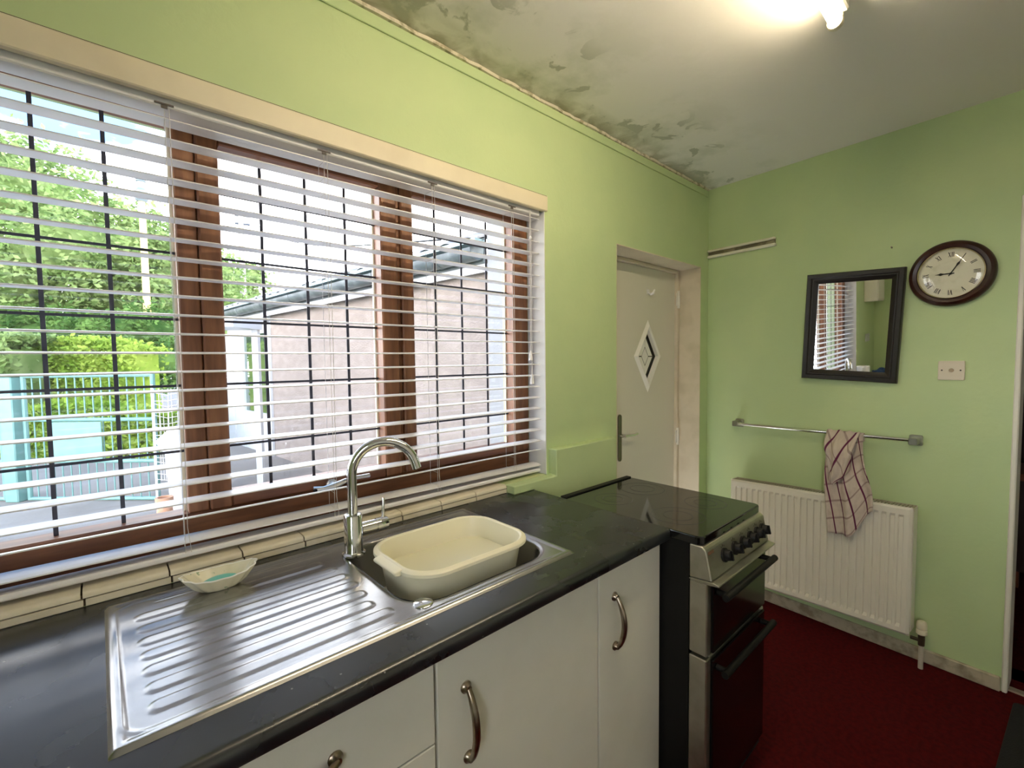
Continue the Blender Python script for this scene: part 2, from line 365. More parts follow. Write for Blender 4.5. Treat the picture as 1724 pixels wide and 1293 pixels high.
for x in cords:
    cdm = MB()
    cdm.tube([(x, .0185, 2.01), (x+.001, .0180, 1.5), (x, .0190, .957)], .0007, 5)
    cdm.tube([(x+.004, .0722, 2.01), (x+.004, .0722, .957)], .0007, 5)
    cdm.tube([(x+.009, .0175, 2.01), (x+.010, .0178, 1.5), (x+.006, .0178, 1.02), (x+.012, .0178, .957)], .0008, 5)
    for i in range(23):
        z = 1.986-.0452*i + (x+3.03)/1.53*(.012-.0008*i) - .004
        cdm.tube([(x, .0185, z), (x+.003, .0722, z+.001)], .0006, 4)
    cdm.build('ladder_cord', CORD, bl)
    br = MB(); br.box(x-.018, x+.018, .0132, .0158, 2.012, 2.0155).box(x-.006, x+.006, .0135, .0158, 2.004, 2.0115); br.build('bracket_clip', mat('dark_clip', (.12, .10, .09), .6), bl)
pc = MB(); pc.tube([(-1.560, .012, 2.02), (-1.5615, .010, 1.92), (-1.563, .010, 1.45)], .0011, 6).tube([(-1.554, .0125, 2.02), (-1.5545, .010, 1.90), (-1.5555, .010, 1.355)], .0011, 6)
pc.build('pull_cord', CORD, bl)
for x, z in ((-1.563, 1.415), (-1.5555, 1.32)):
    MB().lathe((x, .010, z), (0, 0, 1), [(.009, 0), (.0085, .012), (.004, .034), (.002, .040)], 12).build('cord_tassel', WHITEP, bl, smooth=True)
MB().lathe((-1.558, .010, 1.90), (0, 0, 1), [(.002, 0), (.006, .004), (.006, .012), (.002, .016)], 10).build('cord_bead', WHITEP, bl, smooth=True)

# ================================================================== back door in its recess
door = thing('door_1', None, None, (-.50, .175, 0), kind='structure')
DWH = mat('white_door_paint', (.72, .69, .58), .38, bump=(30, .03))
m = MB(); m.box(-.132, -.1045, .135, .19, 0, 1.972).box(DX0+.0045, -.132, .135, .19, 1.952, 1.972).box(DX0+.0045, -.885, .135, .19, 0, 1.952)
m.build('door_frame', DLIN, door, bevel=.003)
leaf = None
dx, dz_ = -.4455, 1.432; hw, hh = .146, .215
# leaf with a diamond opening: four polygons around it
X0, X1, Z0, Z1 = -.884, -.133, .004, 1.950
q = [(dx, dz_+hh-.02), (dx+hw-.014, dz_), (dx, dz_-hh+.02), (dx-hw+.014, dz_)]
lf = MB()
for poly in ([(X0, Z1), (X0, dz_), q[3], q[0], (dx, Z1)], [(dx, Z1), q[0], q[1], (X1, dz_), (X1, Z1)], [(X1, dz_), q[1], q[2], (dx, Z0), (X1, Z0)], [(dx, Z0), q[2], q[3], (X0, dz_), (X0, Z0)]):
    lf.prism(poly, lambda a, b_, d: (a, d, b_), .155, .195)
leaf = lf.build('door_leaf', DWH, door)
def dm(s): return [(dx, dz_+hh*s), (dx+hw*s, dz_), (dx, dz_-hh*s), (dx-hw*s, dz_)]
O1, O2, O3 = dm(1.0), dm(.84), dm(.74)
for k in range(4):
    a, b_ = k, (k+1) % 4
    mm = MB(); P = lambda p, y: (p[0], y, p[1])
    mm.add([P(O1[a], .1545), P(O1[b_], .1545), P(O2[b_], .142), P(O2[a], .142), P(O3[b_], .147), P(O3[a], .147), P(O3[b_], .170), P(O3[a], .170), P(O1[b_], .170), P(O1[a], .170)],
           [(0, 1, 2, 3), (3, 2, 4, 5), (5, 4, 6, 7), (7, 6, 8, 9), (9, 8, 1, 0)])
    mm.build('diamond_moulding', mat('white_moulding', (.88, .86, .78), .3), leaf)
gl = MB(); gl.prism(dm(.88), lambda a, b_, d: (a, d, b_), .176, .180); gl.build('diamond_glass', mat('dark_bevel_glass', (.012, .012, .006), .12), leaf)
PANEW = mat('frosted_pane', (.88, .87, .80), .35, bump=(120, .1))
g5, g2 = dm(.56), dm(.27)
for k in range(4):
    a, b_ = k, (k+1) % 4
    def sh(p, cx_, cz_, f=.94): return (cx_+(p[0]-cx_)*f, cz_+(p[1]-cz_)*f)
    quad = [g5[a], g5[b_], g2[b_], g2[a]]; mx_ = sum(v[0] for v in quad)/4; mz_ = sum(v[1] for v in quad)/4
    MB().prism([sh(v, mx_, mz_) for v in quad], lambda a_, c_, d: (a_, d, c_), .173, .1758).build('pane', PANEW, leaf)
MB().prism(dm(.23), lambda a_, c_, d: (a_, d, c_), .173, .1758).build('pane', PANEW, leaf)
hx = -.737
MB().prism(rrect(hx, .978, .0165, .132, .015, 4), lambda a, b_, d: (a, d, b_), .147, .1548).build('handle_plate', mat('aged_brass_plate', (.22, .21, .15), .35, 1.0), leaf, bevel=.002)
lv = MB(); lv.tube([(hx, .147, .992), (hx, .118, .992)], .009, 12); lv.tube([(hx-.008, .115, .992), (hx+.03, .112, .993), (hx+.075, .112, .990), (hx+.12, .116, .993)], [.012, .011, .010, .008], 12)
lv.build('door_lever', CHROME, leaf, smooth=True)
for z in (1.79, .918):
    hg = MB(); hg.tube([(-.126, .132, z-.055), (-.126, .132, z+.055)], .008, 10).box(-.150, -.105, .1325, .1348, z-.04, z+.04).tube([(-.126, .132, z-.02), (-.126, .132, z+.02)], .0095, 10)
    hg.build('hinge', OFFWH, door)
hk = MB(); hk.box(dx-.012, dx+.012, .151, .1549, 1.80, 1.826).tube([(dx, .150, 1.806), (dx, .135, 1.796), (dx+.004, .122, 1.802), (dx+.016, .120, 1.822)], [.006, .007, .008, .005], 8)
hk.build('coat_hook', mat('white_hook', (.92, .91, .88), .25), leaf, smooth=True)

# ================================================================== ceiling light
lamp = thing('fluorescent_light', 'lit fluorescent tube on its ceiling batten', 'ceiling light', (-1.83, -.93, H))
box('batten', OFFWH, (-2.46, -1.215, -.965, -.915, H-.045, H-.0005), lamp, bevel=.005)
MB().lathe((-2.43, -.932, H-.068), (1, 0, 0), [(.013, 0), (.0135, .004), (.0135, 1.196), (.013, 1.20)], 16).build('tube', mat('lit_tube', (1, 1, 1), .4, emit=((1.0, .84, .60), TUBE_POWER)), lamp, smooth=True)
for x in (-2.452, -1.228):
    MB().lathe((x, -.932, H-.066), (1, 0, 0), [(.019, 0), (.021, .004), (.021, .014), (.018, .021)], 18).build('tube_holder', PLAST, lamp, smooth=True)
    box('holder_bracket', PLAST, (x+.002, x+.019, -.951, -.915, H-.066, H-.040), lamp, bevel=.003)
    MB().lathe((x+(.001 if x < -2 else .0005), -.932, H-.066), (-1 if x < -2 else 1, 0, 0), [(.012, .02), (.012, .024)], 16).build('end_cap', NICKEL, lamp)

# ================================================================== worktop, sink, cabinets
WZ = .9010; WF = -.630; WR = -1.6065
OX0, OX1, OY0, OY1 = -2.415, -1.982, -.505, -.098          # cut-out
def wprof(y0, y1, nose):
    if nose: return [(y1, WZ), (y0+.014, WZ), (y0+.0065, WZ-.002), (y0+.002, WZ-.0065), (y0, WZ-.014), (y0, WZ-.028), (y0+.003, WZ-.035), (y0+.010, WZ-.038), (y1, WZ-.038)]
    return [(y1, WZ), (y0, WZ), (y0, WZ-.038), (y1, WZ-.038)]
m = MB()
for x0, x1, y0, y1, nose in ((-3.999, OX0, WF, -.001, 1), (OX0, OX1, WF, OY0, 1), (OX0, OX1, OY1, -.001, 0), (OX1, -1.714, WF, -.001, 1), (-1.714, WR, WF, -.048, 1)):
    m.prism(wprof(y0, y1, nose), lambda p, q_, d: (d, p, q_), x0, x1)
# worn black laminate with pale scuffs and specks
bw = bpy.data.materials.new('worn_black_laminate'); bw.use_nodes = True; t = bw.node_tree; b = t.nodes['Principled BSDF']
tcn = nn(t, 'ShaderNodeTexCoord'); n1 = nn(t, 'ShaderNodeTexNoise'); n1.inputs['Scale'].default_value = 6; n1.inputs['Detail'].default_value = 8
v1 = nn(t, 'ShaderNodeTexVoronoi'); v1.inputs['Scale'].default_value = 26
for n_ in (n1, v1): t.links.new(tcn.outputs['Object'], n_.inputs['Vector'])
c = mixc(mr(n1.outputs['Fac'], .4, .7), (.010, .0115, .013), (.019, .022, .025))
c = mixc(mr(v1.outputs['Distance'], .060, .045), c, (.22, .22, .20)); t.links.new(c, b.inputs['Base Color'])
t.links.new(mr(n1.outputs['Fac'], .35, .65, .25, .30), b.inputs['Roughness']); b.inputs['Specular IOR Level'].default_value = .9
bp = nn(t, 'ShaderNodeBump'); bp.inputs['Strength'].default_value = .02; bp.inputs['Distance'].default_value = .01; t.links.new(n1.outputs['Fac'], bp.inputs['Height']); t.links.new(bp.outputs[0], b.inputs['Normal'])
m.build('worktop', bw, smooth=True, label='long black laminate worktop with rounded front edge under the window', cat='worktop')

def sdrr(x, y, cx_, cy_, hx_, hy_, r):
    qx, qy = abs(x-cx_)-hx_+r, abs(y-cy_)-hy_+r
    return math.hypot(max(qx, 0), max(qy, 0)) + min(max(qx, qy), 0) - r
def sst(a, b_, x):
    t_ = max(0, min(1, (x-a)/(b_-a))); return t_*t_*(3-2*t_)
SX0, SX1, SY0, SY1 = -2.882, -1.951, -.545, -.045
BC = ((OX0+OX1)/2, (OY0+OY1)/2, (OX1-OX0)/2-.006, (OY1-OY0)/2-.006, .085)
slots = [(-.100, -2.842, -2.445)] + [(yl, -2.838, xr_) for yl, xr_ in ((-.150, -2.470), (-.206, -2.455), (-.259, -2.447), (-.312, -2.445), (-.366, -2.450), (-.420, -2.458), (-.474, -2.440))]
def sinkz(x, y):
    e = min(x-SX0, SX1-x, y-SY0, SY1-y)
    z = .9012 + .0062*sst(0, .007, e) - .0022*sst(.014, .022, e)
    z += .0016*(1-sst(.0, .0045, abs(sdrr(x, y, -2.640, -.295, .226, .228, .035))))*(1 if x < -2.46 else 0)
    for i, (yc_, a, b_) in enumerate(slots):
        if i == 0: continue
        d = sdrr(x, y, (a+b_)/2, yc_, (b_-a)/2, .0185, .016)
        z += .0019*(1-sst(-.006, .0, d))
    for k in (-.082, -.094):
        if -2.80 < x < -2.43 or -2.36 < x < -2.05: z -= .0012*(1-sst(0, .003, abs(y-k)))
    d = sdrr(x, y, *BC)
    z -= .003*(1-sst(0, .012, d))
    return z
NU, NV = 260, 150
def spos(u, v):
    x, y = SX0+(SX1-SX0)*u, SY0+(SY1-SY0)*v
    d = sdrr(x, y, *BC)
    if -.0062 < d < 0:
        g = Vector((sdrr(x+.001, y, *BC)-d, sdrr(x, y+.001, *BC)-d)); 
        if g.length > 0: g.normalize(); x -= g.x*d; y -= g.y*d
    return (x, y, sinkz(x, y))
def keep(i, j):
    x, y = SX0+(SX1-SX0)*(i+.5)/(NU-1), SY0+(SY1-SY0)*(j+.5)/(NV-1)
    return sdrr(x, y, *BC) > -.0018
sink = thing('sink', 'stainless steel inset sink with ribbed drainer and single bowl', 'sink', (-2.416, -.295, .9012))
dk = MB().grid(NU, NV, spos, keep).build('drainer_deck', STEEL, sink, recalc=False)
for pl in dk.data.polygons: pl.use_smooth = True
loops = []
for z, ins, r in ((.9035, -.001, .085), (.900, .002, .083), (.890, .0035, .08), (.80, .012, .075), (.775, .025, .06), (.768, .05, .04)):
    loops.append([(a, b_, z) for a, b_ in rrect(BC[0], BC[1], BC[2]-ins, BC[3]-ins, r, 8)])
MB().loft(loops, False, True).build('bowl', STEEL, sink, smooth=True)
MB().lathe((-2.383, -.494, .9042), (0, 0, 1), [(.0215, 0), (.0215, .002), (.019, .0042), (.004, .005)], 28).build('waste_knob', CHROME, sink, smooth=True)

# mixer tap
tap = thing('mixer_tap', 'chrome swan neck mixer tap behind the washing-up bowl', 'tap', (-2.386, -.149, .9051))
T0 = Vector((-2.386, -.149, .9051)); ph = -.42; R_ = .084
MB().lathe(T0, (0, 0, 1), [(.030, 0), (.030, .005), (.0245, .008), (.0235, .012), (.0235, .104), (.021, .108), (.0155, .109)], 32).build('tap_body', CHROME, tap, smooth=True)
pts = [T0+Vector((0, 0, .107)), T0+Vector((0, 0, .16)), T0+Vector((0, 0, .212))]
for k in range(1, 21):
    a = math.radians(168)*k/20
    pts.append(T0+Vector(((R_-R_*cos(a))*cos(ph), (R_-R_*cos(a))*sin(ph), .212+R_*sin(a))))
d_ = (pts[-1]-pts[-2]).normalized(); pts.append(pts[-1]+d_*.012)
MB().tube(pts, .0128, 18).build('spout', CHROME, tap, smooth=True)
MB().lathe(pts[-1]-d_*.001, d_, [(.0118, 0), (.0118, .003), (.009, .0035), (.0085, -.004+.0045)], 18).build('aerator', NICKEL, tap, smooth=True)
vb = MB().lathe(T0+Vector((.020, 0, .062)), (1, 0, 0), [(.0175, 0), (.0175, .040), (.0165, .041), (.0165, .043), (.0185, .044), (.0185, .074), (.0165, .077)], 24).build('valve_body', CHROME, tap, smooth=True)
MB().lathe(T0+Vector((.085, 0, .079)), (.05, 0, 1), [(.0045, 0), (.004, .008), (.0042, .052), (.003, .055)], 12).build('lever_pin', CHROME, vb, smooth=True)

# washing-up bowl with water
wb = thing('washing_up_bowl', 'cream plastic washing-up bowl of water standing in the sink', 'bowl', (-2.19, -.32, .769))
CRP = mat('ivory_bowl_plastic', (.83, .79, .60), .33)
wcx, wcy, whx, why = -2.192, -.325, .186, .140
def wl(z, ins, r): return [(a, b_, z) for a, b_ in rrect(wcx, wcy, whx-ins, why-ins, r, 9)]
MB().loft([wl(.7690, .052, .05), wl(.772, .042, .058), (wl(.80, .034, .062)), wl(.915, .014, .075), wl(.925, .0135, .076), wl(.926, .004, .08), wl(.929, -.001, .085), wl(.936, -.0005, .085), wl(.9405, .004, .082), wl(.942, .010, .078), wl(.939, .015, .074), wl(.92, .019, .070), wl(.80, .040, .058), wl(.776, .052, .05)], True, True).build('basin', CRP, wb, smooth=True)
for sx_ in (-1,):
    hgp = MB(); xh = wcx - whx
    hgp.loft([[(xh+dx_, wcy-.01+yy, z) for dx_, z in ((.004, .924), (-.012, .927), (-.016, .931), (-.014, .937), (.006, .941))] for yy in [-.055+.011*k for k in range(11)]][0:11]); hgp.build('grip', CRP, wb, bevel=.002, smooth=True)
MB().loft([wl(.884, .0245, .068), wl(.8845, .0245, .068)]).build('water', mat('cloudy_water', (.74, .72, .54), .03), wb)

# soap dish and soap
sd = thing('soap_dish', 'fluted oval cream soap dish with green specks on the drainer', 'soap dish', (-2.684, -.112, .9055))
def dl(z, ax, ay, fl):
    out = []
    for k in range(98):
        a = 2*pi*k/98; f = 1+.6*fl*cos(14*a); zz = z*(1+.0) + (.010*abs(cos(a))**3 if z > .03 else 0)
        x, y = ax*f*cos(a), ay*f*sin(a); an = -.05
        out.append((-2.684+x*cos(an)-y*sin(an), -.112+x*sin(an)+y*cos(an), .9055+zz))
    return out
MB().loft([dl(0, .034, .022, .02), dl(.004, .042, .027, .03), dl(.014, .055, .033, .05), dl(.031, .074, .042, .05), dl(.0325, .0745, .0425, .05), dl(.0325, .0715, .040, .05), dl(.016, .051, .030, .04), dl(.008, .036, .022, .02)]).build('dish_body', mat('cream_specked_glaze', (.76, .72, .55), .25, var=(95, (.34, .42, .28), .66, .69)), sd, smooth=True)
rl_ = dl(.0328, .0735, .0415, .05)
MB().tube(rl_ + [rl_[0]], .0017, 6, False).build('dish_rim', mat('pale_glaze', (.90, .88, .80), .2), sd, smooth=True)
m = MB()
def sp(z, r): return [(-2.684+.0335*r*cos(2*pi*k/32), -.112+.0215*r*sin(2*pi*k/32), .9055+.0105+z) for k in range(32)]
m.loft([sp(0, .55), sp(.002, .85), sp(.005, 1), sp(.0085, .98), sp(.0115, .75), sp(.0125, .4)]).build('soap_bar', mat('turquoise_soap', (.16, .56, .47), .35), smooth=True, label='small turquoise oval bar of soap lying in the soap dish', cat='soap')

# base cabinets
DF = -.600
def bow_handle(par, p0, p1, m_=NICKEL):
    p0, p1 = Vector(p0), Vector(p1); hb = MB(); out = Vector((0, -1, 0)); ax = (p1-p0)
    for p in (p0, p1): hb.lathe(p, out, [(.0125, 0), (.0125, .003), (.009, .006), (.007, .012)], 18)
    pts = [p0 + ax*t_ + out*(.010+.022*sin(pi*t_)**.75) for t_ in [k/14 for k in range(15)]]
    hb.tube(pts, [.006+.0022*sin(pi*k/14) for k in range(15)], 10)
    return hb.build('handle', m_, par, smooth=True, label='tarnished metal bow handle')
def cabinet(x0, x1, label, fronts):
    t_ = thing('base_cabinet', label, 'cabinet', ((x0+x1)/2, -.3, 0), group='white kitchen base cabinets')
    m = MB(); g = .0012
    m.box(x0+g, x0+.016, DF+.019, -.03, .10, .861).box(x1-.016, x1-g, DF+.019, -.03, .10, .861).box(x0+.0162, x1-.0162, DF+.019, -.03, .10, .118).box(x0+.0162, x1-.0162, -.04, -.03, .118, .861)
    m.build('carcass', mat('beige_carcass', (.42, .36, .27), .6), t_)
    box('plinth', mat('plinth_board', (.10, .08, .06), .6), (x0+g, x1-g, -.55, -.535, 0, .0995), t_)
    for kind_, z0, z1, h in fronts:
        f = box(kind_, WHITEC, (x0+.003, x1-.003, DF, DF+.018, z0, z1), t_, bevel=.0018)
        bow_handle(f, *h)
    return t_
cabinet(-2.422, -1.921, 'white sink base cabinet with one wide door below the washing-up bowl', [('door', .112, .855, ((-2.353, DF, .765), (-2.349, DF, .618)))])
cabinet(-1.921, -1.611, 'narrow white base cabinet with one door beside the cooker', [('door', .112, .855, ((-1.851, DF, .768), (-1.848, DF, .628)))])
cabinet(-2.922, -2.422, 'white drawer base cabinet below the sink drainer', [('drawer', .690, .855, ((-2.613, DF, .776), (-2.758, DF, .776))), ('drawer', .402, .687, ((-2.613, DF, .56), (-2.758, DF, .56))), ('drawer', .112, .399, ((-2.613, DF, .28), (-2.758, DF, .28)))])
cabinet(-3.422, -2.922, 'white base cabinet with one door left of the drawers', [('door', .112, .855, ((-3.36, DF, .765), (-3.36, DF, .618)))])

# ================================================================== cooker
CX0, CX1, CYB, CYF = -1.603, -1.160, -.175, -.742
ck = thing('cooker', 'black and steel freestanding electric cooker with glass hob next to the worktop', 'cooker', (-1.38, -.45, 0))
m = MB(); m.box(CX0, CX1, -.688, CYB, .03, .872)
for x in (CX0+.03, CX1-.03):
    for y in (-.65, -.22): m.lathe((x, y, 0), (0, 0, 1), [(.018, 0), (.018, .031)], 12)
m.build('body', BLACKM, ck)
hob = MB().prism(rrect((CX0+CX1)/2, (-.728+CYB)/2, (CX1-CX0)/2+.001, (.728+CYB)/2, .022, 5), lambda a, b_, d: (a, b_, d), .8725, .8985).build('hob', BLACKG, ck, bevel=.004, seg=2, label='black glass hob')
for x, y, r in ((-1.475, -.585, .085), (-1.28, -.585, .07), (-1.475, -.33, .07), (-1.28, -.33, .085)):
    rg = MB(); 
    for rr1 in (r, r*.55): rg.loft([[(x+q_*cos(2*pi*k/40), y+q_*sin(2*pi*k/40), z) for k in range(40)] for q_, z in ((rr1-.0015, .8984), (rr1-.0015, .8988), (rr1, .8988), (rr1, .8984))], False, False)
    rg.build('cooking_ring', mat('grey_ring_print', (.045, .045, .040), .4), hob)
MB().box(CX0+.004, CX1-.004, CYB-.028, CYB-.004, .8984, .9035).build('vent_strip', BLACKM, hob, bevel=.0015)
pan = [(-.6885, .8720), (-.727, .8720), (-.738, .862), (-.752, .795), (-.756, .778), (-.6885, .772)]
cp = MB().prism(pan, lambda p, q_, d: (d, p, q_), CX0-.0005, CX1+.0005).build('control_panel', STEELP, ck, bevel=.003)
lip = [(-.6885, .7705), (-.758, .7765), (-.776, .7735), (-.777, .7690), (-.750, .7655), (-.6885, .7655)]
MB().prism(lip, lambda p, q_, d: (d, p, q_), CX0-.0005, CX1+.001).build('panel_lip', STEELP, ck, bevel=.001)
ax_ = Vector((0, -.98, .2)).normalized()
for i, x in enumerate((-1.500, -1.425, -1.362, -1.303, -1.247, -1.200)):
    zc_ = .824; yc_ = -.738-(.862-zc_)/.067*.014
    kb = MB().lathe((x, yc_, zc_), ax_, [(.0205, -.001), (.0205, .006), (.0165, .008), (.0150, .021), (.013, .023)], 20).build('knob', BLACKM, cp, smooth=True)
    kk = MB(lambda v, x=x, yc_=yc_, zc_=zc_: Vector((x, yc_, zc_)) + ax_*v[1] + Vector((1, 0, 0))*v[0] + Vector((0, .2, .98)).normalized()*v[2])
    kk.box(-.0035, .0035, .018, .028, -.0145, .0145).build('knob_grip', BLACKM, kb, bevel=.001)
    mk = MB(lambda v, x=x, yc_=yc_, zc_=zc_: Vector((x, yc_, zc_)) + ax_*v[1] + Vector((1, 0, 0))*v[0] + Vector((0, .2, .98)).normalized()*v[2])
    mk.box(-.0012, .0012, .0002, .0006, .0245, .0315).box(-.010, -.0085, .0002, .0006, .0225, .028).box(.0085, .010, .0002, .0006, .0225, .028).build('knob_marking', mat('black_print', (.03, .02, .02), .6), cp)
MB(lambda v: Vector((-1.575, -.7395, .852)) + ax_*v[1] + Vector((1, 0, 0))*v[0] + Vector((0, .2, .98)).normalized()*v[2]).box(-.018, .018, .0004, .0010, -.0045, .0045).build('maker_badge', mat('dull_red_print', (.14, .07, .04), .6), cp)
OVG = mat('oven_door_glass', (.005, .005, .005), .12)
for z0, z1 in ((.548, .764), (.075, .538)):
    d = MB(); d.box(CX0+.0005, CX0+.030, CYF, -.6885, z0, z1).box(CX1-.030, CX1-.0005, CYF, -.6885, z0, z1).box(CX0+.0302, CX1-.0302, CYF+.004, -.6885, z0, z1)
    dd = d.build('oven_door', STEELP, ck, bevel=.003)
    MB().box(CX0+.024, CX1-.016, CYF-.010, CYF-.0002, z0+.006, z1-.004).build('door_glass', OVG, dd, bevel=.003)
    zt = z1-.030
    hb = MB(); hb.tube([(CX0+.022, -.786, zt), (CX1-.030, -.786, zt)], .0105, 14)
    for x in (CX0+.045, CX1-.052): hb.tube([(x, -.753, zt), (x, -.784, zt)], .009, 10)
    hb.build('handle', BLACKM, dd, smooth=True)
box('base_panel', BLACKM, (CX0+.003, CX1-.003, -.735, -.6885, .032, .072), ck)

# ================================================================== end wall: radiator, towel rail and towel, mirror, clock, switch, batten
rd = ething('radiator', 'white ribbed panel radiator under the towel rail', 'radiator', .63, .12)
RADP = mat('white_radiator_enamel', (.78, .74, .63), .35, bump=(25, .02))
s0, s1, rz0, rz1 = .218, 1.040, .117, .706
tl = .029/.82
RE = lambda v: E((v[0]+(v[2]-.4)*-.0, v[1], v[2] + tl*(v[0]-s0)))
pitch = (s1-s0-.05)/25
cols = [s0, s0+.012]
for k in range(25):
    a = s0+.025+pitch*k; cols += [a+pitch*f for f in (.16, .28, .72, .84)]
cols += [s1-.012, s1]
rows = [rz0, rz0+.010, rz0+.030, rz0+.046, rz1-.050, rz1-.036, rz1-.010, rz1]
def rn(i, j):
    if j in (0, 7) or i in (0, len(cols)-1): return .112
    n = .120
    if 3 <= j <= 4 and 2 <= i < len(cols)-2 and (i-2) % 4 in (1, 2): n -= .010
    return n
m = MB(RE); nc = len(cols)
m.add([(cols[i], rn(i, j), rows[j]) for j in range(8) for i in range(nc)], [(j*nc+i, j*nc+i+1, (j+1)*nc+i+1, (j+1)*nc+i) for j in range(7) for i in range(nc-1)])
m.box(s0+.001, s1-.001, .104, .111, rz0+.002, rz1-.002)
fp = m.build('front_panel', RADP, rd, recalc=False)
MB(RE).box(s0+.01, s1-.01, .040, .050, rz0+.01, rz1-.012).build('rear_panel', RADP, rd)
gr = MB(RE); gr.box(s0, s1, .1005, .1038, rz1-.012, rz1-.002).box(s0, s1, .040, .043, rz1-.010, rz1-.002)
for k in range(64): gr.box(s0+.004+k*.01285, s0+.0085+k*.01285, .043, .1005, rz1-.008, rz1-.004)
gr.build('top_grille', mat('dull_beige_grille', (.40, .36, .26), .6), rd)  # grille bars in a darker, duller tone than the enamel panels
cv = MB(RE)
for k in range(40): cv.box(s0+.012+k*.0202, s0+.0132+k*.0202, .051, .1035, rz0+.03, rz1-.05)
cv.build('convector_fins', mat('dark_fins', (.10, .09, .06), .7), rd, kind='stuff')
for a in (s0-.003, s1+.0005):
    MB(RE).box(a, a+.0025, .044, .108, rz0+.02, rz1-.004).build('side_panel', RADP, rd)
vv = MB(RE); vv.tube([(s1-.002, .078, .100), (s1+.040, .078, .100)], .008, 12).lathe((s1+.036, .078, .078), (0, 0, 1), [(.012, 0), (.013, .03), (.012, .05)], 14)
vv.build('valve_body', mat('dark_brass_valve', (.10, .085, .06), .35, .8), rd, smooth=True)
hv = MB(RE)
prof = [(.015, .128), (.0195, .132), (.0195, .150), (.017, .153), (.019, .156), (.019, .176), (.0165, .186), (.012, .190)]
hv.lathe((s1+.036, .078, 0), (0, 0, 1), prof, 18); hv.build('thermostat_head', PLAST, rd, smooth=True)
MB(lambda v: E(v)).lathe((s1+.036, .078, 0.0005), (0, 0, 1), [(.0095, 0), (.0095, .11)], 12).build('supply_pipe', mat('cream_pipe', (.55, .50, .40), .5), rd, smooth=True)

rl = ething('towel_rail', 'chrome wall-mounted towel rail above the radiator', 'towel rail', .62, 1.02)
MB(E).tube([(.205, .055, 1.026), (1.030, .055, 1.031)], .0085, 14).build('bar', CHROME, rl, smooth=True)
for s in (.212, 1.022):
    k = MB(E); k.prism(rrect(s, 1.027, .024, .024, .007, 3), lambda a, b_, d: (a, d, b_), 0.0005, .012); k.prism(rrect(s, 1.027, .016, .016, .006, 3), lambda a, b_, d: (a, d, b_), .012, .068)
    k.build('bracket', mat('dull_chrome', (.40, .40, .34), .3, 1.0), rl, bevel=.002)

# tea towel: woven check, hung in a bunch over the rail
tm = bpy.data.materials.new('plum_check_towel'); tm.use_nodes = True; t = tm.node_tree; b = t.nodes['Principled BSDF']; b.inputs['Roughness'].default_value = .95; b.inputs['Specular IOR Level'].default_value = .1
uvn = nn(t, 'ShaderNodeUVMap'); sx = nn(t, 'ShaderNodeSeparateXYZ'); t.links.new(uvn.outputs[0], sx.inputs[0])
def stripe(o, per, wid, off=0.):
    a = nn(t, 'ShaderNodeMath', operation='ADD'); a.inputs[1].default_value = off; t.links.new(o, a.inputs[0])
    q = nn(t, 'ShaderNodeMath', operation='PINGPONG'); q.inputs[1].default_value = per/2; t.links.new(a.outputs[0], q.inputs[0])
    return mr(q.outputs[0], wid, wid*.6)
nzt = nn(t, 'ShaderNodeTexNoise'); nzt.inputs['Scale'].default_value = 9; t.links.new(uvn.outputs[0], nzt.inputs['Vector'])
c = mixc(mr(nzt.outputs['Fac'], .4, .65), (.62, .53, .45), (.54, .45, .38))
c = mixc(stripe(sx.outputs['Y'], .19, .013, .05), c, (.36, .27, .24))
c = mixc(stripe(sx.outputs['X'], .21, .016), c, (.13, .025, .065)); t.links.new(c, b.inputs['Base Color'])
def cloth(name, nu, nv, fn, uvf, par=None, **kw):
    m = MB(E); m.grid(nu, nv, fn); ob = m.build(name, tm, par, recalc=False, **kw)
    me = ob.data; uv = me.uv_layers.new(name='UVMap')
    for pl in me.polygons:
        pl.use_smooth = True
        for li in pl.loop_indices:
            vi = me.loops[li].vertex_index; uv.data[li].uv = uvf((vi % nu)/(nu-1), (vi//nu)/(nv-1))
    sm = ob.modifiers.new('thick', 'SOLIDIFY'); sm.thickness = .0025; sm.offset = 0
    return ob
tw = ething('tea_towel', 'plum checked tea towel hung over the towel rail', 'towel', .77, .54)
def lerp(a, b_, t_): return a+(b_-a)*t_
def long_fn(u, v):
    if v < .12:                                   # over the rail, from behind to the front
        a = v/.12; th = pi*(1-a)
        return (lerp(.684, .838, u), .055+.0125*cos(th), 1.0305+.0125*sin(th)) if a > 0 else (lerp(.684, .838, u), .0425, 1.0)
    w_ = (v-.12)/.88
    sl_ = lerp(.684, .728, w_**.8); sr_ = lerp(.838, .906, sst(0, 1, min(1, w_*1.15)))
    hem = .545 + .150*sst(.45, 1.0, u)
    z = lerp(1.028, hem, w_)
    n = .068 + .080*sst(0, .55, w_) + .013*sin(u*12+1.5)*sst(0, .25, w_) + .004*sin(u*25+w_*3)
    return (lerp(sl_, sr_, u), n, z)
cloth('rear_fold', 30, 44, long_fn, lambda u, v: (u*.90+.10-.26*v, v*1.25+.1*u), tw)
def flap_fn(u, v):
    sl_ = lerp(.690, .716, sst(.1, .75, v)) + .008*sst(.75, 1, v); sr_ = lerp(.826, .802, v) - .045*sst(.80, 1, v)
    hem = lerp(.845, .790, sst(0, .7, u)) + .03*sst(.8, 1, u)
    z = lerp(1.047, hem, v)
    n = .072 + .070*sst(0, .45, v) + .034*sin(pi*u)*sst(0, .3, v) + .014*sin(u*14+.5+v*2)*sst(0, .2, v)*(1-.4*v)
    return (lerp(sl_, sr_, u), n, z + .004*sin(u*20)*(1-v))
cloth('front_fold', 28, 26, flap_fn, lambda u, v: (u*.40+v*.30+.06, v*.36-u*.34+.7), tw)

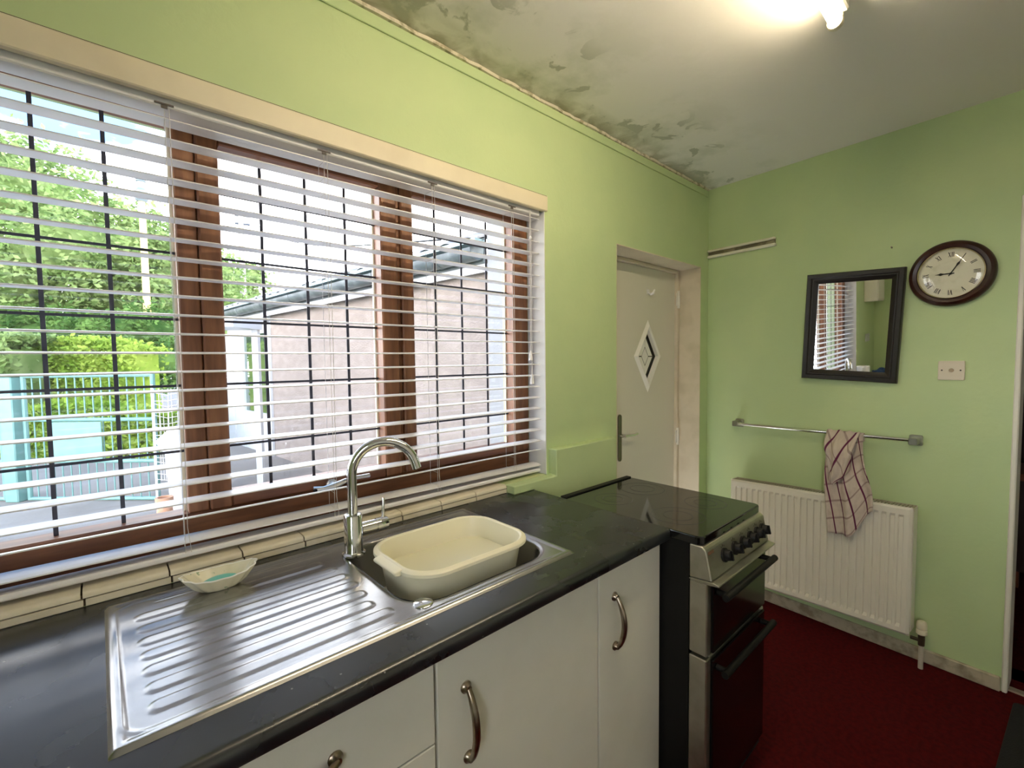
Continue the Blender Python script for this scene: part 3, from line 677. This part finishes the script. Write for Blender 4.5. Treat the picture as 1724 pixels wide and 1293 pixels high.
# wall mirror, hung a little askew and leaning forward
mr_ = ething('wall_mirror', 'rectangular mirror in a dark brown moulded frame on the green wall', 'mirror', .765, 1.29)
mc = (.7645, .030, 1.564); ang_ = math.radians(2.9); lean = .0426; turn = math.radians(-3.3)
def MF(v):
    x, n, z = v                                 # mirror-local: across, out, up
    x, z = x*cos(ang_)+z*sin(ang_), z*cos(ang_)-x*sin(ang_)
    return E((mc[0]+x, mc[1] + n + z*lean + x*math.tan(turn), mc[2]+z))
MW, MH, FRW = .394, .537, .049
for k in range(4):
    hw_, hh_ = MW/2, MH/2; cs = [(-hw_, -hh_), (hw_, -hh_), (hw_, hh_), (-hw_, hh_)]; ins = [(-hw_+FRW, -hh_+FRW), (hw_-FRW, -hh_+FRW), (hw_-FRW, hh_-FRW), (-hw_+FRW, hh_-FRW)]
    a, b_ = k, (k+1) % 4
    def pp(c, t_, n): return (lerp(cs[c][0], ins[c][0], t_), n, lerp(cs[c][1], ins[c][1], t_))
    prof = [(0, -.008), (0, .012), (.10, .018), (.42, .018), (.52, .012), (.62, .012), (.80, .007), (1, .002), (1, -.008)]
    mm = MB(MF); mm.loft([[pp(a, *q_) for q_ in prof], [pp(b_, *q_) for q_ in prof]]); mm.build('frame_rail', BLACKW, mr_)
MB(MF).box(-MW/2+FRW-.003, MW/2-FRW+.003, -.004, -.001, -MH/2+FRW-.003, MH/2-FRW+.003).build('mirror_glass', MIRROR, mr_)

# clock
ckx, ckz = 1.121, 1.7695
cl = ething('wall_clock', 'round wooden wall clock with Roman numerals beside the mirror', 'clock', ckx, ckz-.14)
CF = lambda v: E((ckx+v[0], v[1], ckz+v[2]))
MB(CF).lathe((0, 0, 0), (0, 1, 0), [(.137, .0005), (.141, .010), (.140, .022), (.134, .033), (.124, .038), (.112, .034), (.108, .026), (.106, .022)], 64, True, False).build('case', DARKW, cl, smooth=True)
MB(CF).lathe((0, 0, 0), (0, 1, 0), [(.109, .0285), (.1085, .033), (.1055, .0345), (.104, .031)], 64, False, False).build('bezel', mat('pale_brass', (.70, .62, .42), .25, 1.0), cl, smooth=True)
dial = MB(CF).lathe((0, 0, 0), (0, 1, 0), [(.107, .020), (.107, .022)], 64).build('dial', mat('aged_cream_dial', (.74, .71, .56), .6, var=(30, (.66, .63, .47), .5, .7)), cl)
INK = mat('numeral_ink', (.045, .04, .03), .6)
NUM = ['XII', 'I', 'II', 'III', 'IIII', 'V', 'VI', 'VII', 'VIII', 'IX', 'X', 'XI']
for h_, tx in enumerate(NUM):
    A = h_*pi/6
    NF = lambda v, A=A: CF((v[0]*cos(A)+v[2]*sin(A), v[1], -v[0]*sin(A)+v[2]*cos(A)))
    W_ = {'I': .0052, 'V': .010, 'X': .0105}; tot = sum(W_[c_] for c_ in tx); x = -tot/2; r0, r1 = .071, .092; mm = MB(NF)
    def stroke(xa, ra, xb, rb, w_): mm.prism([(xa-w_/2, ra), (xa+w_/2, ra), (xb+w_/2, rb), (xb-w_/2, rb)], lambda a, b_, d: (a, d, b_), .0221, .0227)
    for c_ in tx:
        wc = W_[c_]; xm = x+wc/2
        if c_ == 'I': stroke(xm, r0, xm, r1, .0028)
        elif c_ == 'V': stroke(xm, r0, xm-.0035, r1, .0030); stroke(xm, r0, xm+.0035, r1, .0014)
        else: stroke(xm+.0035, r0, xm-.0035, r1, .0030); stroke(xm-.0035, r0, xm+.0035, r1, .0014)
        x += wc
    mm.build('numeral', INK, dial)
def hand(A, ln, w_, n, nm):
    NF = lambda v: CF((v[0]*cos(A)+v[2]*sin(A), v[1], -v[0]*sin(A)+v[2]*cos(A)))
    mm = MB(NF); mm.prism([(-w_*.35, -.012), (w_*.35, -.012), (w_*.4, ln*.45), (w_*.9, ln*.62), (w_*.3, ln*.75), (0, ln), (-w_*.3, ln*.75), (-w_*.9, ln*.62), (-w_*.4, ln*.45)], lambda a, b_, d: (a, d, b_), n, n+.0006); mm.build(nm, BLACKM, cl)
hand(math.radians(270), .052, .0065, .0240, 'hour_hand'); hand(math.radians(31), .074, .005, .0252, 'minute_hand')
MB(CF).lathe((0, 0, 0), (0, 1, 0), [(.004, .0228), (.004, .0265), (.002, .027)], 14).build('hand_boss', BLACKM, cl)
MB(CF).lathe((0, 0, 0), (0, 1, 0), [(.1050, .0300), (.090, .0345), (.060, .0375), (.03, .0388), (.001, .039)], 48, False, True).build('dome_glass', GLASS, cl, smooth=True)

# switch plate
sw = ething('switch_plate', 'square cream electrical outlet plate with two screws on the green wall', 'switch', 1.1315, 1.306)
SF = lambda v: E((1.1315+v[0], v[1], 1.349+v[2]))
MB(SF).prism(rrect(0, 0, .043, .042, .004, 3), lambda a, b_, d: (a, d, b_), .0005, .0095).build('plate', mat('aged_switch_plastic', (.74, .66, .53), .35), sw, bevel=.0025, seg=2)
for x in (-.030, .030): MB(SF).lathe((x, .0092, .001), (0, 1, 0), [(.0032, 0), (.0032, .0012)], 10).build('screw', mat('dark_screw', (.06, .05, .04), .4, .8), sw)
MB(SF).lathe((0.001, .0093, .001), (0, 1, 0), [(.0085, 0), (.0085, .0012), (.006, .002)], 14).build('outlet', mat('outlet_brown', (.36, .28, .18), .5), sw)

# old painted batten with a slot in the corner near the ceiling
bt = ething('wall_batten', 'short grooved cream batten fixed to the wall in the corner', 'batten', .2, 2.04)
sl0 = -.030
BF = lambda v: E((v[0], v[1], 2.064+v[2]+sl0*(v[0]-.2)*0))
PB = mat('dirty_cream_paint', (.80, .76, .60), .55, var=(9, (.66, .61, .45), .5, .7))
MB(BF).box(.006, .396, .0005, .010, -.024, .022).build('backing', mat('dark_groove', (.16, .14, .08), .8, var=(20, (.30, .27, .17), .45, .6)), bt)  # groove backing coloured darker than the lips
MB(BF).box(.006, .400, .0005, .026, .010, .024).build('lip', PB, bt, bevel=.004)
MB(BF).box(.006, .404, .0005, .028, -.026, -.011).build('lip', PB, bt, bevel=.004)
MB(E).tube([(.912, 0, 1.925), (.912, .014, 1.928)], .003, 8).build('wall_nail', NICKEL, label='small nail in the green wall above the mirror', cat='nail')

# ================================================================== things seen only in the mirror or past the doorway
mb = thing('meter_box', 'white wall box beside the far end of the window', 'meter box', (-3.72, -.06, 1.72))
box('box_body', OFFWH, (-3.86, -3.58, -.12, -.001, 1.72, 2.10), mb, bevel=.006); box('box_lid', OFFWH, (-3.84, -3.60, -.126, -.1205, 1.74, 2.08), mb, bevel=.003)
so = thing('wall_socket', 'white double socket on the wall left of the window', 'socket', (-3.70, -.006, 1.28))
box('socket_plate', UPVC, (-3.775, -3.63, -.010, -.0005, 1.28, 1.366), so, bevel=.003)
for x in (-3.735, -3.67): box('socket_switch', UPVC, (x-.007, x+.007, -.013, -.0102, 1.335, 1.352), so, bevel=.001)
ke = thing('kitchen_roll', 'white paper kitchen roll standing on the worktop left of the sink', 'kitchen roll', (-3.20, -.085, .9012))
MB().lathe((-3.20, -.085, .9012), (0, 0, 1), [(.055, 0), (.056, .004), (.056, .146), (.055, .15), (.02, .15), (.02, .08)], 32).build('paper', mat('tissue_paper', (.84, .84, .82), .9, bump=(80, .2)), ke, smooth=True)
MB().lathe((-3.20, -.085, .9012), (0, 0, 1), [(.0195, .075), (.0195, .151), (.017, .151), (.017, .076)], 20).build('core', mat('cardboard', (.42, .30, .18), .9), ke)
cl_ = MB()
def bc(u, v): return (-3.95+.34*u, -.27+.20*v, .902+.036+.014*sin(u*9)*cos(v*7)+.006*sin(u*21+v*13))
cl_.grid(26, 20, bc); bo = cl_.build('blue_cloth', mat('blue_fabric', (.03, .08, .26), .9), label='crumpled blue cloth on the worktop at the far end', cat='cloth', recalc=False, smooth=True)
sm = bo.modifiers.new('thick', 'SOLIDIFY'); sm.thickness = .018; sm.offset = 0
sb = ething('hall_sideboard', 'dark wooden sideboard standing in the room past the doorway', 'sideboard', 1.6, 0)
HE = lambda v: E((v[0], v[1], v[2]))
BROWN = mat('reddish_brown_wood', (.16, .045, .02), .35, var=(8, (.22, .07, .03), .4, .65))
MB(HE).box(1.18, 2.30, -1.75, -1.30, .66, .70).build('top_board', BROWN, sb, bevel=.004)
MB(HE).box(1.20, 2.28, -1.74, -1.32, .10, .659).build('carcass', mat('very_dark_wood', (.03, .010, .007), .4), sb)
for s in (1.22, 2.24):
    for n in (-1.72, -1.36): MB(HE).box(s, s+.04, n, n+.04, 0, .0995).build('leg', BROWN, sb)
MB(lambda v: E(v)).prism(rrect(1.70, .36, .34, .30, .02, 3), lambda a, b_, d: (a, b_, d), .0005, .010).build('door_mat', mat('black_mat', (.008, .008, .008), .95, bump=(200, .4)), bevel=.002, label='black door mat on the red carpet by the doorway', cat='mat')

# ================================================================== outdoors
GZ = -.15
gm = mat('beige_concrete', (.235, .19, .155), .95, var=(1.6, (.285, .235, .195), .4, .65), bump=(30, .3))
MB().box(-14, 6, WT+.001, 9.2, GZ-.3, GZ).build('ground_yard', gm, kind='structure')
MB().box(-30, -4.16, -20, WT, GZ-.3, GZ-.005).build('ground_side', mat('pale_bounce_ground', (.58, .55, .50), .9, bump=(20, .3)), kind='structure')  # unseen ground, made pale to bounce daylight up through the added window
MB().box(-30, 30, 9.2, 60, GZ-.3, GZ-.005).build('ground_road', mat('grey_tarmac', (.13, .127, .13), .95, var=(2, (.165, .16, .165), .4, .65), bump=(60, .3)), kind='structure')

# wing of the house: roughcast wall, fascia, gutter and tiled roof running away from the window
A2 = Vector((-.36, 1.77)); B2 = Vector((-.86, 7.10)); du = (B2-A2).normalized(); dn = Vector((du.y, -du.x))  # dn points away from the yard (+x)
L = (B2-A2).length
def WF_(v): p = A2 + du*v[0] + dn*v[1]; return Vector((p.x, p.y, v[2]))   # along, into the wing, up
wg = thing('outbuilding', 'roughcast single-storey outbuilding with dark gutter and tiled roof outside the window', 'building', WF_((3, 1, GZ)))
MB(WF_).box(.9, L, .16, .40, GZ, 2.36).build('wall', ROUGHC, wg)
MB(WF_).box(.03, .9, .10, .40, GZ, 2.36).build('pier', ROUGHC, wg)
MB(WF_).box(L+.001, L+2.3, .16, .40, 2.02, 2.36).build('wall', UPVC, wg)
MB(WF_).box(0.03, L+.02, .02, .05, 2.195, 2.265).build('fascia', UPVC, wg)
MB(WF_).box(L+.021, L+2.4, .04, .07, 2.12, 2.30).build('fascia', UPVC, wg)
gt = MB(WF_)
prof = [(.085*cos(a), .10*sin(a)) for a in [pi+pi*k/10 for k in range(11)]] + [(.079*cos(a), .094*sin(a)) for a in [2*pi-pi*k/10 for k in range(11)]]
gt.loft([[(x, -.075+p, 2.375+q_) for p, q_ in prof] for x in (.03, L+2.4)])
GUT = mat('dark_grey_gutter', (.06, .075, .08), .45, var=(6, (.14, .16, .16), .45, .7))
gt.build('gutter', GUT, wg, smooth=True)
MB(WF_).box(.03, L+2.4, .0, .019, 2.266, 2.43).build('eaves_board', GUT, wg)
MB(WF_).box(.03, L+2.4, -.10, .03, 2.4301, 2.465).build('eaves_flashing', mat('pale_teal_flashing', (.24, .33, .33), .6), wg)
for k in range(6):
    MB(WF_).loft([[(x, -.075+1.06*p, 2.375+1.06*q_) for p, q_ in prof] for x in (.5+1.1*k, .53+1.1*k)]).build('gutter_bracket', GUT, wg)
RT = mat('weathered_roof_tile', (.20, .19, .20), .9, var=(7, (.36, .34, .33), .42, .64), bump=(25, .5))
pitch_ = math.radians(22)
MB(WF_).loft([[(x, n, 2.45+(n+.02)*math.tan(pitch_)+dz) for n, dz in ((-.02, .0), (1.1, .0), (1.1, .02), (-.02, .02))] for x in (.03, L+2.4)]).build('roof_deck', GUT, wg)
TW = .30; tile_me = None
for r_ in range(3):
    for k in range(int((L+2.4)/TW)):
        x0 = .03+k*TW; n0 = -.07+.32*r_
        def tp(a, n, e): return (x0+a*TW*.985, n, 2.45+(n+.02)*math.tan(pitch_)+.022*(2-0)*.5+e+.035*(.5-.5*cos(2*pi*a))*.9+.010)
        us = [i/6 for i in range(7)]
        if tile_me is None or True:
            mm = MB(WF_)
            mm.loft([[tp(u, n0+m_, dz) for u in us] + [tp(u, n0+m_, dz-.018) for u in us[::-1]] for m_, dz in ((0, .018), (.36, .0))]); mm.build('roof_tile', RT, wg)
# white glazed door at the far end of the wing
UP = lambda a, b_, c_, d_, e_, f_, nm, mt, par: MB(WF_).box(a, b_, c_, d_, e_, f_).build(nm, mt, par)
gd = UP(L+.002, L+.13, .12, .22, GZ, 2.02, 'door_post', UPVC, wg)
UP(L+1.33, L+1.62, .12, .22, GZ, 2.02, 'door_post', UPVC, wg)
UP(L+1.90, L+2.3, .12, .22, GZ, 2.02, 'side_panel', UPVC, wg)
UP(L+1.621, L+1.899, .14, .20, GZ, 2.02, 'side_panel', UPVC, wg)
UP(L+.131, L+1.329, .13, .20, GZ, .55, 'kick_panel', UPVC, wg)
UP(L+.131, L+1.329, .13, .20, 1.95, 2.02, 'door_head', UPVC, wg)
UP(L+.131, L+1.329, .16, .17, .551, 1.949, 'door_glass', mat('reflective_glass', (.25, .32, .28), .03, .9), wg)
# taller house corner closing the view on the right
MB().box(-.36, -.20, WT+.001, 1.75, GZ, 5.2).build('wall_return', ROUGHW, kind='structure')

# gate
g0 = at_z(270, 842, GZ); g1 = at_z(45, 843, GZ)
gdir = Vector((g1.x-g0.x, g1.y-g0.y)).normalized(); GL = Vector((g1.x-g0.x, g1.y-g0.y)).length
gn = Vector((gdir.y, -gdir.x))
def GF(v): return Vector((g0.x+gdir.x*v[0]+gn.x*v[1], g0.y+gdir.y*v[0]+gn.y*v[1], v[2]))
def gate(name, label, a, b_, sheet):
    gt_ = thing(name, label, 'gate', GF(((a+b_)/2, 0, GZ)))
    zs = (-.125, .313, .797, 1.305)
    for z in zs: MB(GF).tube([(a, 0, z), (b_, 0, z)], .022, 8).build('rail', TEAL, gt_)
    for s in (a, b_): MB(GF).tube([(s, 0, GZ+.012), (s, 0, 1.325)], .024, 8).build('stile', TEAL, gt_)
    n_ = int((b_-a)/.098)
    for k in range(1, n_): MB(GF).tube([(a+(b_-a)*k/n_, 0, -.125), (a+(b_-a)*k/n_, 0, 1.305)], .0075, 6, False).build('bar', TEAL, gt_)
    if sheet: MB(GF).box(sheet[0], sheet[1], -.040, -.025, .335, .775).build('sheet_panel', TEAL, gt_, bevel=.004)
    return gt_
gate('metal_gate', 'teal barred metal gate leaf with a flat sheet panel', .02, GL-.05, (.62, 1.22))
gate('metal_gate', 'teal barred metal gate leaf without a sheet panel beyond the post', GL+.24, GL+1.9, None)
gp = thing('gate_post', 'thick teal square gate post between the two gate leaves', 'post', GF((GL+.09, 0, GZ)))
MB(GF).box(GL+.01, GL+.17, -.08, .08, GZ, 1.30).build('post', TEAL, gp, bevel=.01)
MB(GF).box(GL, GL+.18, -.09, .09, 1.3005, 1.315).build('cap', TEAL, gp, bevel=.004)
# garden netting, boards and a chimney pot between the gate and the wing
nm_ = MB(GF)
for k in range(9): nm_.tube([(-.06-.035*k, -.1+.02*sin(k), GZ+.25), (-.07-.035*k, -.1+.03*sin(k*2.), 1.15)], .003, 4)
for k in range(16): nm_.tube([(-.05, -.1, GZ+.27+.065*k+.02*sin(k*3)), (-.20, -.08, GZ+.25+.065*k), (-.36, -.1, GZ+.28+.065*k)], .003, 4)
for s in (-.05, -.36): nm_.tube([(s, -.1, GZ), (s, -.1, 1.2)], .012, 6)
nm_.build('garden_net', CORD, label='white garden netting strung on stakes beside the gate', cat='net')
gpst = GF((-.40, .45, 0))
MB().lathe((gpst.x, gpst.y, GZ), (0, 0, 1), [(.075, 0), (.08, .2), (.075, 1.84), (.075, 1.855)], 14).build('porch_post', mat('pale_grey_post', (.52, .55, .60), .5), label='pale grey round post under a small white canopy', cat='post')
MB(GF).loft([[(s, n, z) for n, z in ((.15, 1.856), (.75, 1.856), (.75, 2.02), (.15, 1.94))] for s in (-.85, -.28)]).box(-.82, -.74, .68, .74, GZ, 1.856).build('porch_canopy', UPVC, label='small white canopy roof on a grey post beyond the gate', cat='canopy')
wbd = [(a-.24, b2) for a, b2 in [(-.46, GZ), (-.30, GZ), (-.26, .50), (-.16, .62), (-.32, .76), (-.60, .72), (-.62, GZ)]]
MB(GF).prism(wbd, lambda a, b_, d: (a, d, b_), -.52, -.48).build('white_board', UPVC, label='white cut-out board leaning beside the netting', cat='board')
cpp = GF((-.66, -.75, 0))
MB().lathe((cpp.x, cpp.y, GZ), (0, 0, 1), [(.075, 0), (.072, .02), (.062, .20), (.075, .215), (.075, .26), (.055, .26), (.05, .2)], 18).build('clay_pot', mat('terracotta', (.52, .27, .16), .85), smooth=True, label='small terracotta pot on the ground by the white board', cat='pot')

# foliage
def leaves(blobs, n, size, seed):
    """blobs: (centre, radii). leaf quads gathered near the blobs' shells"""
    rnd = random.Random(seed); vs = []; fs = []
    wts = [r[0]*r[1]+r[1]*r[2]+r[0]*r[2] for c_, r in blobs]; tot = sum(wts)
    for (c_, r), wt in zip(blobs, wts):
        clumps = []
        for _ in range(max(8, int(n*wt/tot/34))):
            d = Vector((rnd.gauss(0, 1), rnd.gauss(0, 1), rnd.gauss(0, 1))).normalized(); q_ = .62+.45*rnd.random()**1.2
            clumps.append(Vector((c_[0]+d.x*r[0]*q_, c_[1]+d.y*r[1]*q_, c_[2]+d.z*r[2]*q_)))
        sp_ = .17*min(r)
        for _ in range(int(n*wt/tot)):
            p = rnd.choice(clumps) + Vector((rnd.gauss(0, sp_), rnd.gauss(0, sp_), rnd.gauss(0, sp_*.7)))
            a = Vector((rnd.gauss(0, 1), rnd.gauss(0, 1), rnd.gauss(0, .6))).normalized(); b_ = a.cross(Vector((rnd.gauss(0, 1), rnd.gauss(0, 1), rnd.gauss(0, 1)))).normalized()
            s = size*rnd.uniform(.7, 1.3); k = len(vs)
            vs += [p-a*s*.6, p+b_*s*.32, p+a*s*.6, p-b_*s*.32]; fs.append((k, k+1, k+2, k+3))
    return vs, fs
LF1 = leaf_mat('bright_tree_leaf', (.15, .24, .07), (.34, .43, .17)); LF2 = leaf_mat('hedge_leaf', (.18, .30, .035), (.38, .48, .09)); LF3 = leaf_mat('dark_tree_leaf', (.05, .12, .03), (.16, .27, .07))
BARK = mat('tree_bark', (.10, .07, .05), .9, bump=(20, .5))
def tree(name, label, base, trunk_h, blobs, n, size, lm, seed, group='trees beyond the gate'):
    t_ = thing(name, label, 'tree', base, group=group)
    tr = MB(); bx, by, bz = base
    tr.tube([(bx, by, bz), (bx+.05, by, bz+trunk_h*.5), (bx-.05, by+.05, bz+trunk_h)], [.02*trunk_h+.10, .02*trunk_h+.06, .05+.01*trunk_h], 10)
    for c_, r in blobs: tr.tube([(bx, by, bz+trunk_h*.55), tuple(lerp(Vector((bx, by, bz+trunk_h*.6)), Vector(c_), .6)), c_], [.07, .05, .02], 6)
    tr.build('trunk', BARK, t_, smooth=True)
    vs, fs = leaves(blobs, n, size, seed); mm = MB(); mm.v = vs; mm.fc = fs
    for c_, r in blobs:
        f_ = .58; mm.loft([[(c_[0]+f_*r[0]*sin(a)*cos(2*pi*k/10), c_[1]+f_*r[1]*sin(a)*sin(2*pi*k/10), c_[2]-f_*r[2]*cos(a)) for k in range(10)] for a in [.02+(pi-.04)*j/6 for j in range(7)]])
    mm.build('foliage', lm, t_, recalc=False, kind='stuff')
    return t_
def dp(px, py, depth): v = at_depth(px, py, depth); return (v.x, v.y, v.z)
def gbase(px, depth): v = at_depth(px, 640, depth); return (v.x, v.y, GZ)
tree('broad_tree', 'tall bright green broadleaf tree filling the view behind the hedge', gbase(20, 14), 5.0,
     [(dp(-60, 300, 14), (2.4, 2.2, 2.2)), (dp(30, 330, 14), (2.3, 2.0, 1.6)), (dp(120, 420, 13.5), (2.2, 2.0, 1.6)), (dp(-10, 470, 13.5), (2.6, 2.0, 1.9)), (dp(190, 420, 14.2), (1.7, 1.8, 1.3)), (dp(-170, 380, 14), (2.6, 2.4, 3.0))], 26000, .15, LF1, 11)
tree('broad_tree', 'lower bright green tree beside the yellowish pole', gbase(255, 15), 4.0,
     [(dp(250, 430, 15.5), (2.0, 1.8, 1.5)), (dp(310, 480, 15.5), (2.0, 1.8, 1.4)), (dp(200, 500, 15), (2.2, 1.8, 1.4)), (dp(330, 560, 15), (2.2, 1.8, 1.5))], 15000, .15, LF1, 12)
tree('dark_tree', 'dark green shrubby tree just above the clipped hedge', gbase(230, 12), 2.2,
     [(dp(235, 560, 12.2), (1.5, 1.0, .7)), (dp(120, 565, 12.6), (1.9, 1.0, .7)), (dp(265, 610, 11.6), (.9, .8, .7)), (dp(40, 560, 12.8), (1.6, 1.0, .8))], 11000, .11, LF3, 13)
tree('distant_tree', 'small distant tree in front of the telegraph pole by the gutter', gbase(395, 22), 3.6,
     [(dp(395, 500, 22), (1.4, 1.4, 1.3)), (dp(420, 470, 22), (1.0, 1.0, .8)), (dp(375, 455, 22), (.8, .8, .9)), (dp(400, 540, 22), (1.8, 1.4, 1.0))], 6500, .16, LF1, 14)
# clipped hedge and undergrowth behind the gate
def bush(name, label, cat, c0, c1, z0, z1, dep, n, size, lm, seed, **kw):
    rnd = random.Random(seed); mm = MB(); vs = []; fs = []
    a, b_ = Vector(c0), Vector(c1); d = (b_-a); ln = d.length; d.normalize(); nrm = Vector((-d.y, d.x))
    for _ in range(n):
        s, q_, z = rnd.random()*ln, rnd.uniform(-.5, .5)*dep, lerp(z0, z1, rnd.random())
        f = rnd.random()
        if f < .45: q_ = (-.5+rnd.gauss(0, .06))*dep
        elif f < .75: z = z1+rnd.gauss(0, .05)+.12*sin(s*1.7+seed)
        p = Vector((a.x+d.x*s+nrm.x*q_, a.y+d.y*s+nrm.y*q_, z))
        u = Vector((rnd.gauss(0, 1), rnd.gauss(0, 1), rnd.gauss(0, .7))).normalized(); w_ = u.cross(Vector((rnd.gauss(0, 1), rnd.gauss(0, 1), rnd.gauss(0, 1)))).normalized(); sz = size*rnd.uniform(.6, 1.3); k = len(vs)
        vs += [p-u*sz*.6, p+w_*sz*.35, p+u*sz*.6, p-w_*sz*.35]; fs.append((k, k+1, k+2, k+3))
    mm.v = vs; mm.fc = fs
    e0, e1 = a+d*.15, b_-d*.15; hw_ = dep*.30
    mm.loft([[Vector((p.x+nrm.x*q_, p.y+nrm.y*q_, z)) for q_, z in ((-hw_, z0), (hw_, z0), (hw_, z1-.15), (-hw_, z1-.15))] for p in (e0, e1)])
    return mm.build(name, lm, recalc=False, label=label, cat=cat, kind=None, **kw)
h0 = at_depth(-120, 640, 9.4); h1 = at_depth(262, 640, 9.4); 
bush('hedge', 'clipped bright green hedge behind the teal gate', 'hedge', (h0.x, h0.y), (h1.x, h1.y), GZ+.3, 1.80, 1.0, 15000, .085, LF2, 21)
h2 = at_depth(-140, 640, 8.6); h3 = at_depth(60, 640, 8.5)
bush('shrub', 'looser yellow-green shrub left of the clipped hedge', 'shrub', (h2.x, h2.y), (h3.x, h3.y), GZ+.2, 1.88, .9, 8000, .10, LF1, 22)
h4 = at_depth(-60, 640, 8.3); h5 = at_depth(285, 640, 8.0)
bush('undergrowth', 'low leafy undergrowth seen through the gate bars', 'undergrowth', (h4.x, h4.y), (h5.x, h5.y), GZ, .62, .7, 8000, .09, LF2, 23)
# poles and wires
def pole(name, label, px, py_top, depth, r, m_, arms):
    t_ = thing(name, label, 'pole', gbase(px, depth)); tp_ = dp(px, py_top, depth); b_ = gbase(px, depth)
    MB().tube([b_, (b_[0], b_[1], tp_[2])], [r, r*.8], 12).build('shaft', m_, t_, smooth=True)
    for k in range(arms): MB().tube([(b_[0]-.22, b_[1], tp_[2]-.15-.35*k), (b_[0]+.35, b_[1], tp_[2]-.12-.35*k)], .05, 6).build('crossarm', mat('dark_fitting', (.06, .07, .09), .6), t_)
    return t_
pole('telegraph_pole', 'grey telegraph pole with dark fittings above the small distant tree', 416, 362, 20, .14, mat('grey_pole_wood', (.36, .32, .28), .9), 2)
yp = pole('lamp_pole', 'yellowish pole with a dark cap rising from the trees', 254, 345, 13, .10, mat('yellow_pole_paint', (.62, .50, .18), .7), 0)
b_ = gbase(254, 13); tz = dp(254, 345, 13)[2]
MB().lathe((b_[0], b_[1], tz), (0, 0, 1), [(.10, 0), (.15, .05), (.15, .30), (.09, .36), (.09, .55), (.12, .56), (.12, .66)], 14).build('pole_cap', mat('grey_cap', (.16, .20, .22), .6), yp, smooth=True)
p0 = Vector(dp(418, 368, 20)); p1 = WF_((1.6, .8, 2.9))
wm = MB(); wm.tube([p0.lerp(p1, k/12) - Vector((0, 0, .5*sin(pi*k/12))) for k in range(13)], .012, 5); wm.build('overhead_wire', BLACKM, label='thin overhead wire running from the telegraph pole to the outbuilding roof', cat='wire')
